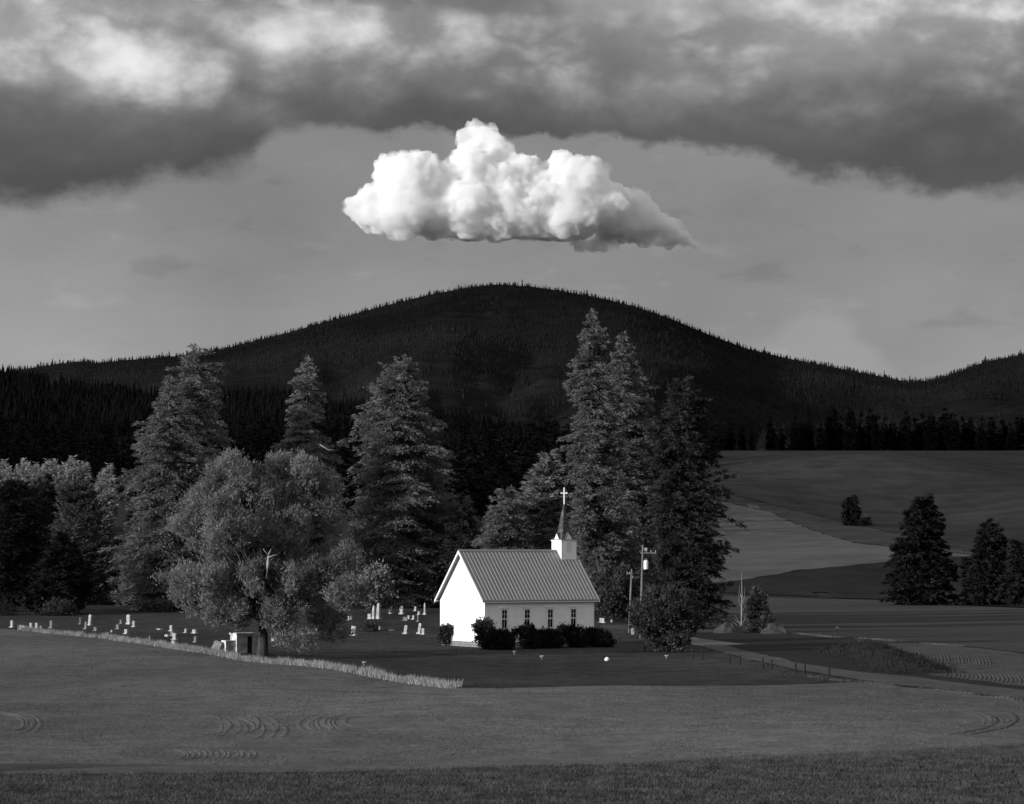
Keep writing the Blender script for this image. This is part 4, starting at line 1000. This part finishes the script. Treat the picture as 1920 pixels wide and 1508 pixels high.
# ------------------------------------------------------------------ poles, posts, small things
def util_pole(px, D, top, lab, lean, trans):
    b = on(px, D); s = D/FPX; H = ZC-(top-HYP)*s-b.z
    e = empty('utility_pole', b, 0, lab, 'utility pole', 'utility poles beside the church')
    MB().tube([(0, 0, -.5), (lean*.5, 0, H*.5), (lean, 0, H)], [.12, .10, .08], 10).build('pole', M['pole'], e, smooth=True)
    if trans:
        arm = MB().box(lean-.25, lean+1.3, -.12, -.02, H-.85, H-.74).build('crossarm', M['pole'], e)
        for x in (.35, .8, 1.25): MB().tube([(lean+x, -.07, H-.74), (lean+x, -.07, H-.62), (lean+x, -.07, H-.52)], [.03, .055, .03], 8).build('insulator', M['steel'], arm)
        tb = MB().tube([(lean+.30, -.12, H-2.4), (lean+.30, -.12, H-2.35), (lean+.30, -.12, H-1.6), (lean+.30, -.12, H-1.52)], [.18, .22, .22, .15], 14).build('transformer', M['trim'], e, smooth=False)
        for x in (.22, .38): MB().tube([(lean+x, -.12, H-1.52), (lean+x, -.12, H-1.32)], [.035, .02], 6).build('bushing', M['steel'], tb)
        MB().box(lean+.15, lean+.42, -.2, .0, H-.55, H-.28).build('cutout_switch', M['steel'], e)
    else:
        MB().box(lean-.5, lean+.12, -.1, -.02, H-.55, H-.46).build('crossarm', M['pole'], e)
        for x in (-.45, -.2, .08): MB().tube([(lean+x, -.06, H-.9 if x > 0 else H-.46), (lean+x, -.06, H-.74 if x > 0 else H-.28)], [.06, .035], 8).build('insulator', M['steel'], e)
    return e, (b+Vector((lean, 0, H)))
p1, t1 = util_pole(1200.5, 262, 1022, 'taller utility pole carrying a white can transformer', .25, True)
p2, t2 = util_pole(1179, 272, 1067, 'shorter utility pole between the church and the transformer pole', .30, False)
def wire(a, b, sag, lab, r_=.018):
    pts = [Vector(a).lerp(Vector(b), k/12)-Vector((0, 0, sag*4*(k/12)*(1-k/12))) for k in range(13)]
    tag(MB().tube(pts, r_, 4).build('overhead_wire', M['wire']), lab, 'wire')
wire(t1-Vector((0, 0, 2.6)), t2-Vector((0, 0, .6)), .5, 'thin wire hanging between the two utility poles')
chw = ch.matrix_world if False else Matrix.Translation(ch.location)@Matrix.Rotation(TH, 4, 'Z')
wire(t2-Vector((0, 0, .8)), chw@Vector((cL+.02, cW/2, 6.2)), .5, 'thin wire from the shorter pole to the church gable')
b = G(1186, 1190)
e = empty('meter_pedestal', b, 0, 'white electric meter pedestal at the foot of the shorter pole', 'meter')
MB().box(-.16, .16, -.1, .1, -.1, 1.0).build('cabinet', M['steel'], e); MB().tube([(0, .02, 1.0), (0, .02, 1.9)], .04, 8).build('conduit', M['steel'], e); MB().box(-.05, .38, -.1, .1, 1.55, 1.75).build('meter_box', M['steel'], e)
b = chw@Vector((cL+.35, -.05, 0))
e = empty('white_canister', (b.x, b.y, 0), TH, 'small white canister-like object by the right corner of the church', 'canister')
MB().tube([(0, 0, .0), (0, 0, .06), (0, 0, .12), (0, 0, .95), (0, 0, 1.08), (0, 0, 1.12)], [.16, .16, .2, .2, .1, .05], 12).build('cylinder', M['steel'], e, smooth=True); MB().tube([(0, 0, 1.12), (0, 0, 1.25)], .05, 8).build('valve', M['grave_d'], e)

posts = [(1160.6, 1211, 17), (1209, 1221, 17), (1299, 1236, 19), (1317, 1238, 20), (1368, 1245, 20), (1387.6, 1248, 20), (1430.7, 1254, 21), (1447, 1256, 20), (1492, 1263, 20), (1509, 1266, 21), (1555, 1271, 21)]
pm = MB().tube([(0, 0, -.3), (0, 0, .98), (0, 0, 1.0)], [.075, .07, .05], 7).mesh('post')
for i, (px, py, hp) in enumerate(posts):
    b = G(px, py); s = b.y/FPX
    lab = ['dark fence post just right of the hedge', 'dark fence post left of the big round bush'][i] if i < 2 else 'dark fence post along the road, %s right of the big round bush' % ORD[i-2]
    o = obj('fence_post', pm, M['post'], None, b, (0, math.radians(random.uniform(-3, 3)), random.random())); o.scale = (1, 1, hp*s); tag(o, lab, 'fence post', 'dark fence posts')
stakes = [(706.6, 1235, 25), (804, 1232, 22), (807.5, 1204, 14), (856, 1228, 15), (891, 1288, 19), (945, 1289, 22), (1042, 1284, 23), (1250, 1282, 20), (1153, 1216, 12), (911, 1232, 12)]
stk_lab = ['thin rod on the lawn left of the church, leftmost rod', 'thin rod on the lawn before the left gable, front one', 'thin pale rod close to the left gable corner', 'thin rod on the lawn before the middle of the gable', 'leaning thin rod at the field edge beyond the dry grass tip', 'thin rod at the field edge below the near church corner', 'taller thin rod at the field edge below the steeple', 'thin rod at the field edge below the big round bush', 'short thin rod beside the right end of the hedge', 'short thin rod on the lawn under the near church corner']
sm_ = MB().tube([(0, 0, -.2), (0, 0, 1.0)], .018, 5).mesh('rod')
for (px, py, hp), lab in zip(stakes, stk_lab):
    b = G(px, py); s = b.y/FPX
    o = obj('fence_rod', sm_, M['post'] if px != 807.5 else M['pole'], None, b, (0, math.radians(8 if px == 891 else random.uniform(-2, 2)), 0)); o.scale = (1, 1, hp*s)
    tag(o, lab, 'rod', 'thin fence rods round the lawn')
def marker(px, py, lab, kind):
    b = G(px, py); q = MB()
    e = empty('grave_flowers' if kind == 'f' else 'white_stone', b, random.random()*3, lab, 'flowers' if kind == 'f' else 'stone')
    if kind == 'f':
        q.tube([(0, 0, -.02), (0, 0, .03), (0, 0, .16)], [.05, .06, .08], 7).build('vase', M['grave_d'], e)
        for k in range(6): a = k*1.05; MB().tube([(math.cos(a)*.03, math.sin(a)*.03, .15), (math.cos(a)*.12, math.sin(a)*.12, .27), (math.cos(a)*.13, math.sin(a)*.13, .33)], [.01, .05, .015], 5).build('bloom', M['grave'], e)
    else:
        r = random.Random(3); pr = [(0, .05), (.06, .16), (.15, .20), (.26, .17), (.34, .08), (.36, .02)]
        q.tube([(r.uniform(-.02, .02), 0, z-.03) for z, _ in pr], [x for _, x in pr], 9).build('boulder', M['trim'], e, smooth=True)
marker(1138, 1240, 'bright white round stone on the lawn below the hedge', 's')
for px, py, lab in ((683, 1249, 'small bunch of grave flowers on the lawn near the dry grass'), (965, 1228, 'small bunch of grave flowers left on the lawn before the hedge'), (1016, 1237, 'pale bunch of grave flowers in the middle of the front lawn'), (1250, 1236, 'pale bunch of grave flowers below the big round bush')): marker(px, py, lab, 'f')
# birdhouse and thin post
b = G(1570, 1197); s = b.y/FPX; H = 25*s
e = empty('birdhouse', b, math.radians(-25), 'small birdhouse on a thin post at the pasture edge', 'birdhouse')
MB().tube([(0, 0, -.2), (0, 0, H-.35)], .03, 6).build('post', M['pole'], e)
MB().prism([(-.13, H-.35), (.13, H-.35), (.13, H-.12), (0, H), (-.13, H-.12)], -.13, .13).build('box', M['grave'], e)
q = MB(); q.add([(-.19, -.18, H-.15), (0, -.18, H+.02), (0, .18, H+.02), (-.19, .18, H-.15), (-.19, -.18, H-.12), (0, -.18, H+.05), (0, .18, H+.05), (-.19, .18, H-.12)], [(0, 3, 2, 1), (4, 5, 6, 7), (0, 1, 5, 4), (1, 2, 6, 5), (2, 3, 7, 6), (3, 0, 4, 7)])
q.add([(.19, -.18, H-.15), (0, -.18, H+.02), (0, .18, H+.02), (.19, .18, H-.15), (.19, -.18, H-.12), (0, -.18, H+.05), (0, .18, H+.05), (.19, .18, H-.12)], [(0, 1, 2, 3), (7, 6, 5, 4), (4, 5, 1, 0), (5, 6, 2, 1), (6, 7, 3, 2), (7, 4, 0, 3)]).build('roof', M['shingle'], e)
o = obj('fence_rod', sm_, M['post'], None, G(1597, 1198)); o.scale = (1, 1, 16*G(1597, 1198).y/FPX); tag(o, 'thin dark rod right of the birdhouse', 'rod', 'thin fence rods round the lawn')
# dirt piles
def heap(name, px, py, wpx, hpx, lab, seed, mat='dirt'):
    b = G(px, py); s = b.y/FPX; R = wpx*s/2; Hh = hpx*s; V = []; n, m = 40, 14
    for j in range(m+1):
        t = j/m
        for i in range(n):
            a = 2*math.pi*i/n; rr = R*(1-t)*(1+.18*mnoise.noise(Vector((math.cos(a)*1.3, math.sin(a)*1.3, seed))))
            zz = Hh*(.4*t+.6*(1-(1-t)**2))+.30*Hh*mnoise.fractal(Vector((math.cos(a)*rr*1.4, math.sin(a)*rr*1.4, seed+4)), .8, 2, 3)*min(1, 2*(1-t))*(t > 0)
            V.append((math.cos(a)*rr, math.sin(a)*rr*.8, zz-(.1 if j == 0 else 0)))
    Fq = [(j*n+i, j*n+(i+1) % n, (j+1)*n+(i+1) % n, (j+1)*n+i) for j in range(m) for i in range(n)]
    me = bpy.data.meshes.new(name); me.from_pydata(V, [], Fq); me.update()
    for p_ in me.polygons: p_.use_smooth = True
    o = obj(name, me, M[mat], None, b); return tag(o, lab, 'dirt pile')
heap('dirt_pile', 1365, 1187, 56, 21, 'mound of bare dirt left of the young spruce', 2)
heap('dirt_pile', 1452, 1188, 60, 20, 'mound of bare dirt right of the young spruce', 5)

# ------------------------------------------------------------------ ridges in the fields, banks, grasses
def ridge_strip(q, pts, w_, h_):
    """a low ridge of earth along a line on the ground"""
    P_ = [Vector((p[0], p[1], bil(p[0], p[1]))) for p in pts]; b = len(q.v); n = len(P_)
    for i, p in enumerate(P_):
        d = (P_[min(i+1, n-1)]-P_[max(i-1, 0)]); d.z = 0; d.normalize(); sd = Vector((d.y, -d.x, 0))
        f = 1 if 0 < i < n-1 else 0
        q.v += [tuple(p-sd*w_/2+Vector((0, 0, .0))), tuple(p+Vector((0, 0, .03+h_*f))), tuple(p+sd*w_/2)]
    for i in range(n-1):
        o = b+i*3; q.f += [(o, o+3, o+4, o+1), (o+1, o+4, o+5, o+2)]
def pxline(pts, n=24):
    a = np.array(pts, float); t = np.concatenate([[0], np.cumsum(np.hypot(*(a[1:]-a[:-1]).T))]); t /= t[-1]
    # smooth through the points
    out = []
    for k in np.linspace(0, 1, n):
        out.append(G(np.interp(k, t, a[:, 0]), np.interp(k, t, a[:, 1])))
    for _ in range(2): out = [out[0]]+[(out[i-1]+out[i]*2+out[i+1])/4 for i in range(1, len(out)-1)]+[out[-1]]
    return out
q = MB()
# wheel and drill marks: long lines
for pts in ([(0, 1195), (120, 1202), (260, 1216), (420, 1238), (540, 1256), (640, 1272), (700, 1280)], [(60, 1192), (250, 1210), (420, 1233), (560, 1254)], [(420, 1290), (600, 1296), (850, 1304)],
            [(1560, 1318), (1700, 1322), (1810, 1332), (1868, 1342), (1880, 1352), (1850, 1368), (1780, 1378)], [(1700, 1316), (1830, 1324), (1905, 1338), (1914, 1350), (1890, 1365), (1820, 1378)]):
    ridge_strip(q, pxline(pts, 30), .30, .012)
tag(q.build('wheel_tracks', M['clod']), 'long dark wheel tracks running through the foreground field', 'wheel tracks', kind='stuff')
q = MB()
def hooks(items, w_=.45, h_=.020):
    """turning marks: each runs in flat, bends round and runs out again"""
    for xr, yt, yb, ln in items:
        ym = (yt+yb)/2+random.uniform(-1.5, 1.5); hy = (yb-yt)/2
        pts = [(xr-ln*(1-math.cos(math.radians(a)))*.9, ym+hy*math.sin(math.radians(a))) for a in np.linspace(-88, 80, 11)]
        pts = pts[random.randint(0, 2):11-random.randint(0, 3)]
        ridge_strip(q, pxline(pts, 14), w_*random.uniform(.7, 1.2), h_*random.uniform(.3, 1.2))
hooks([(418+k*12+random.uniform(-5, 5), 1340+k*.6+random.uniform(-4, 4), 1386+random.uniform(-8, 8), random.uniform(25, 120)) for k in range(11)])
hooks([(560+k*11+random.uniform(-4, 4), 1342+random.uniform(-3, 3), 1380-k*2, -random.uniform(25, 130)) for k in range(8)])
hooks([(48+k*8+random.uniform(-2, 2), 1338, 1376+random.uniform(-6, 6), random.uniform(40, 110)) for k in range(5)], .4, .016)
hooks([(346+k*11+random.uniform(-4, 4), 1409+random.uniform(-2, 2), 1424, random.uniform(8, 30)) for k in range(13)], .22, .010)
hooks([(1850+k*13+random.uniform(-3, 3), 1330, 1376+random.uniform(-5, 5), random.uniform(60, 160)) for k in range(4)], .4, .014)
for k in range(16):
    x0, y0 = random.uniform(-100, 1500), random.uniform(1300, 1400); ln = random.uniform(200, 700); c_ = random.uniform(-10, 10)
    ridge_strip(q, pxline([(x0+ln*t, y0+c_*math.sin(3*t)+(y0-1340)*.05*t) for t in (0, .25, .5, .75, 1)], 16), .5, random.uniform(.004, .012))
tag(q.build('tractor_marks', M['field']), 'curved tractor and drill marks across the foreground field', 'tractor marks', kind='stuff')
q = MB()
for k in range(58):
    x0 = 1750+k*8.2
    q0 = len(q.v); yA = np.interp(x0, [1740, 1920, 2240], [1256, 1268, 1292]); yB = np.interp(x0, [1740, 1920, 2240], [1266, 1286, 1316])
    ridge_strip(q, pxline([(x0-8, yA), (x0-1, yA+(yB-yA)*.3), (x0+2, yA+(yB-yA)*.65), (x0-3, yB)], 10), .34, .035*random.uniform(.5, 1.4))
for k in range(34):
    x0 = 1655+k*6.5; yA = np.interp(x0, [1640, 1740, 1900], [1215, 1222, 1240]); yB = np.interp(x0, [1640, 1740, 1900], [1224, 1243, 1252])
    ridge_strip(q, pxline([(x0, yA), (x0+7, yA+(yB-yA)*.4), (x0+8, yB)], 8), .34, .035*random.uniform(.5, 1.4))
tag(q.build('furrows', M['soil']), 'curving plough furrows in the tilled field at right', 'furrows', kind='stuff')

def blades(name, xy, hgt, wid, mat, label, cat, lean=.35, off=0.0, r=rng):
    n = len(xy); z = np.array([bil(a, b) for a, b in xy])+off if n < 60000 else Hn(xy[:, 0], xy[:, 1])+off
    a = r.uniform(0, 6.28, n); c, s = np.cos(a)*wid/2, np.sin(a)*wid/2
    base = np.stack([xy[:, 0], xy[:, 1], z], 1)
    tip = base+np.stack([r.normal(0, lean, n)*hgt, r.normal(0, lean, n)*hgt, hgt], 1)
    V = np.stack([base-np.stack([c, s, 0*c], 1), base+np.stack([c, s, 0*c], 1), tip], 1).reshape(-1, 3)
    o = obj(name, mesh_np(name, V, np.arange(3*n).reshape(-1, 3)), mat); return tag(o, label, cat, kind='stuff')
# young crop on the near bank
edge = [(-60, 1452), (250, 1452), (550, 1450), (900, 1441), (1200, 1432), (1500, 1419), (1760, 1406), (1990, 1396)]
EP = np.array([tuple(G(*p)[:2]) for p in edge])
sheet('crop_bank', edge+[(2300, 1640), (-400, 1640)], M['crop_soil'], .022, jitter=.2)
n = 260000
D = np.sqrt(rng.uniform(76**2, 112**2, n)); X = rng.uniform(-.215, .215, n)*D
k = D < np.interp(X, EP[:, 0], EP[:, 1])+rng.normal(0, .25, n); X, D = X[k], D[k]
cl_ = np.array([mnoise.noise(Vector((x*.9, y*.9, 0))) for x, y in zip(X[::1], D[::1])])
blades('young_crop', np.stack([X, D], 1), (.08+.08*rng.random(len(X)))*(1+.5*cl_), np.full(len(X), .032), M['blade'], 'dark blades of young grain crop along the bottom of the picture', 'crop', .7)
nf = 70000; D = rng.uniform(104, 250, nf); X = rng.uniform(-.2, .2, nf)*D
SP = np.array([tuple(G(*p)[:2]) for p in STRIP+[(950, 1291), (1300, 1286), (1520, 1284), (1653, 1290), (1784, 1303), (1920, 1322)]])
k = (D > np.interp(X, EP[:, 0], EP[:, 1])+.5) & (D < np.interp(X, SP[:, 0], SP[:, 1])-1); X, D = X[k], D[k]
cl_ = np.array([mnoise.noise(Vector((x*.22, y*.10, 7)))+.6*mnoise.noise(Vector((x*.9, y*.4, 3))) for x, y in zip(X, D)]); k = cl_ > -.12; X, D, cl_ = X[k], D[k], cl_[k]
blades('sprouting_crop', np.stack([X, D], 1), (.035+.05*rng.random(len(X)))*(1+.5*cl_), np.full(len(X), .05), M['sprout'], 'short sprouting crop thinly covering the foreground field', 'crop', .5, off=.01)
# dry grass along the field edge
def along(pts, n, spread, taper=False):
    L_ = [G(*p) for p in pts]; seg = [(L_[i+1]-L_[i]).length for i in range(len(L_)-1)]; cum = np.concatenate([[0], np.cumsum(seg)])
    t = rng.uniform(0, cum[-1], n); X = np.interp(t, cum, [p.x for p in L_]); Y = np.interp(t, cum, [p.y for p in L_])
    return np.stack([X+rng.normal(0, spread, n), Y+rng.normal(0, spread*2, n)], 1), t/cum[-1]
xy, t = along(STRIP[2:], 22000, .24)
tuft = np.array([mnoise.noise(Vector((a*.8, b*.25, 3))) for a, b in xy])
k = tuft > -.5; xy, tuft = xy[k], tuft[k]
blades('dry_grass', xy, (.12+.42*rng.random(len(xy))**1.3)*(1+.6*tuft), np.full(len(xy), .06), M['dry'], 'strip of pale dry grass between the field and the cemetery lawn', 'grass', .3)
xy, t = along([(1440, 1262), (1653, 1284), (1784, 1298), (1920, 1315), (2100, 1345)], 14000, .45)
tuft = np.array([mnoise.noise(Vector((a*.5, b*.2, 9))) for a, b in xy]); k = tuft+rng.normal(0, .25, len(xy)) > .12; xy = xy[k]
blades('verge_grass', xy, .02+.10*rng.random(len(xy))**2, np.full(len(xy), .05), M['dry_dull'], 'pale tufts of dry grass along the near edge of the gravel road', 'grass', .4)
xy, t = along([(1470, 1186), (1560, 1195), (1640, 1199), (1720, 1206), (1800, 1212)], 3500, .3)
blades('pasture_edge_grass', xy, .06+.14*rng.random(len(xy))**2, np.full(len(xy), .06), M['dry_dull'], 'thin pale line of dry grass along the near edge of the pasture', 'grass', .4)
# weedy bank right of the road
b = G(1640, 1240); V = []; n, m = 40, 8
c0, c1 = G(1580, 1222), G(1715, 1256)
ax_ = (c1-c0); ax_.z = 0; Lb = ax_.length; ax_.normalize(); sd = Vector((-ax_.y, ax_.x, 0))
def bank_h(t, v_): return 1.15*math.sin(math.pi*min(1, max(0, t)))**.7*math.exp(-(v_/1.9)**2)*(1-.45*t)*(1+.35*mnoise.noise(Vector((t*9, v_*1.2, 2))))
for i in range(n+1):
    for j in range(m*2+1):
        t = i/n; v_ = (j-m)/m*4.5; p = c0+ax_*(Lb*(t*1.3-.15))+sd*v_
        V.append((p.x, p.y, bil(p.x, p.y)+bank_h(t, v_)-.02))
w2 = m*2+1; Fq = [(i*w2+j, (i+1)*w2+j, (i+1)*w2+j+1, i*w2+j+1) for i in range(n) for j in range(m*2)]
me = bpy.data.meshes.new('weedy_bank'); me.from_pydata(V, [], Fq); me.update()
for p_ in me.polygons: p_.use_smooth = True
tag(obj('weedy_bank', me, M['hill_dark']), kind='structure')
nn = 7000; t = rng.random(nn); v_ = rng.normal(0, 1.6, nn)
PP = np.array([tuple(c0+ax_*(Lb*(a*1.3-.15))+sd*c)[:2] for a, c in zip(t, v_)])
cl_ = np.array([mnoise.noise(Vector((a*.8, b_*.8, 5))) for a, b_ in PP]); k = cl_ > 0.0
hh = np.array([bank_h(a, c) for a, c in zip(t, v_)])
o = blades('bank_weeds', PP[k], ((.10+.20*rng.random(nn))*(1+1.2*cl_))[k], np.full(k.sum(), .07), M['weed'], 'dark weeds growing over the low bank beside the road', 'weeds', .5, off=hh[k])

# ------------------------------------------------------------------ the white cumulus
CDist = 9000.0; s = CDist/FPX
balls = [(762, 345, 62, 0), (735, 322, 40, 30), (790, 322, 38, -20), (700, 390, 46, 20), (664, 386, 24, 10), (760, 402, 56, -30), (720, 412, 36, 0), (905, 268, 46, 40), (885, 258, 36, 50), (930, 285, 40, 20), (890, 325, 62, 10), (832, 345, 42, -10), (950, 340, 64, 20), (985, 318, 36, 0), (1020, 350, 58, 40),
         (1085, 350, 66, 0), (1060, 330, 48, 0), (1110, 330, 42, 0), (1130, 385, 56, 10), (1070, 400, 62, -20), (1000, 398, 66, 0), (940, 396, 66, -10), (880, 396, 66, -20), (820, 400, 58, 0), (1035, 385, 66, 0), (1160, 395, 54, 60), (1185, 380, 46, 110), (1205, 402, 46, 120), (1240, 414, 36, 130), (1268, 424, 28, 130), (1292, 433, 19, 130), (1310, 440, 11, 130), (1150, 425, 36, 60),
         (1225, 432, 26, 120), (1085, 446, 18, 60), (1118, 452, 17, 60), (1132, 462, 11, 60)]
import bmesh
bm = bmesh.new()
for x, y, r_, d_ in balls:
    p = P(x, y, CDist); mt = Matrix.Translation((p.x, p.y+d_*s, p.z))@Matrix.Diagonal((r_*s, r_*s*1.1, r_*s*.95, 1))
    bmesh.ops.create_icosphere(bm, subdivisions=3, radius=1.0, matrix=mt)
me = bpy.data.meshes.new('c0'); bm.to_mesh(me); bm.free()
tmp = bpy.data.objects.new('c0', me); COL.objects.link(tmp)
md = tmp.modifiers.new('r', 'REMESH'); md.mode = 'VOXEL'; md.voxel_size = 7.0
dg = bpy.context.evaluated_depsgraph_get(); dg.update()
me2 = bpy.data.meshes.new_from_object(tmp.evaluated_get(dg)); bpy.data.objects.remove(tmp)
nv = len(me2.vertices); co = np.zeros(nv*3, np.float32); me2.vertices.foreach_get('co', co); co = co.reshape(-1, 3)
nn = np.zeros(nv*3, np.float32); me2.vertices.foreach_get('normal', nn); nn = nn.reshape(-1, 3)
zb_ = P(0, 452, CDist).z
dsp = np.array([24*abs(mnoise.fractal(Vector(c)*.010, 1.0, 2.0, 3))+16*mnoise.fractal(Vector(c)*.024, .75, 2.1, 5) for c in co.tolist()])
co = co+nn*(dsp-10)[:, None]
low_ = np.clip((zb_+70-co[:, 2])/70, 0, 1); xr = CXP+FPX*co[:, 0]/co[:, 1]
flatb = np.where((xr > 1060) & (xr < 1160), -1e4, zb_+6*np.sin(co[:, 0]*.02))
co[:, 2] = np.where(co[:, 2] < flatb, flatb+(co[:, 2]-flatb)*.12, co[:, 2])
me2.vertices.foreach_set('co', co.ravel()); me2.update()
me2.name = 'cumulus_cloud'; me2.materials.clear()
cm = bpy.data.materials.new('cloud_vapour'); cm.use_nodes = True; t = NT(cm.node_tree)
for n_ in list(t.n): t.n.remove(n_)
pv = t.node('ShaderNodeVolumePrincipled'); cp = t.node('ShaderNodeNewGeometry').outputs['Position']
t.put(pv.inputs['Density'], t.ramp(t.noise(cp, .011, 6, .6), .34, .66, .004, .075))
cm.cycles.volume_step_rate = .12; cm.cycles.homogeneous_volume = False
pv.inputs['Color'].default_value = (.970, .970, .970, 1); pv.inputs['Anisotropy'].default_value = .0
ou = t.node('ShaderNodeOutputMaterial'); t.l.new(pv.outputs[0], ou.inputs['Volume'])
o = obj('cumulus_cloud', me2, cm); tag(o, 'bright white cumulus cloud with dark tail above the mountain', 'cloud')
print('TRIS', sum(len(m_.polygons) for m_ in bpy.data.meshes))
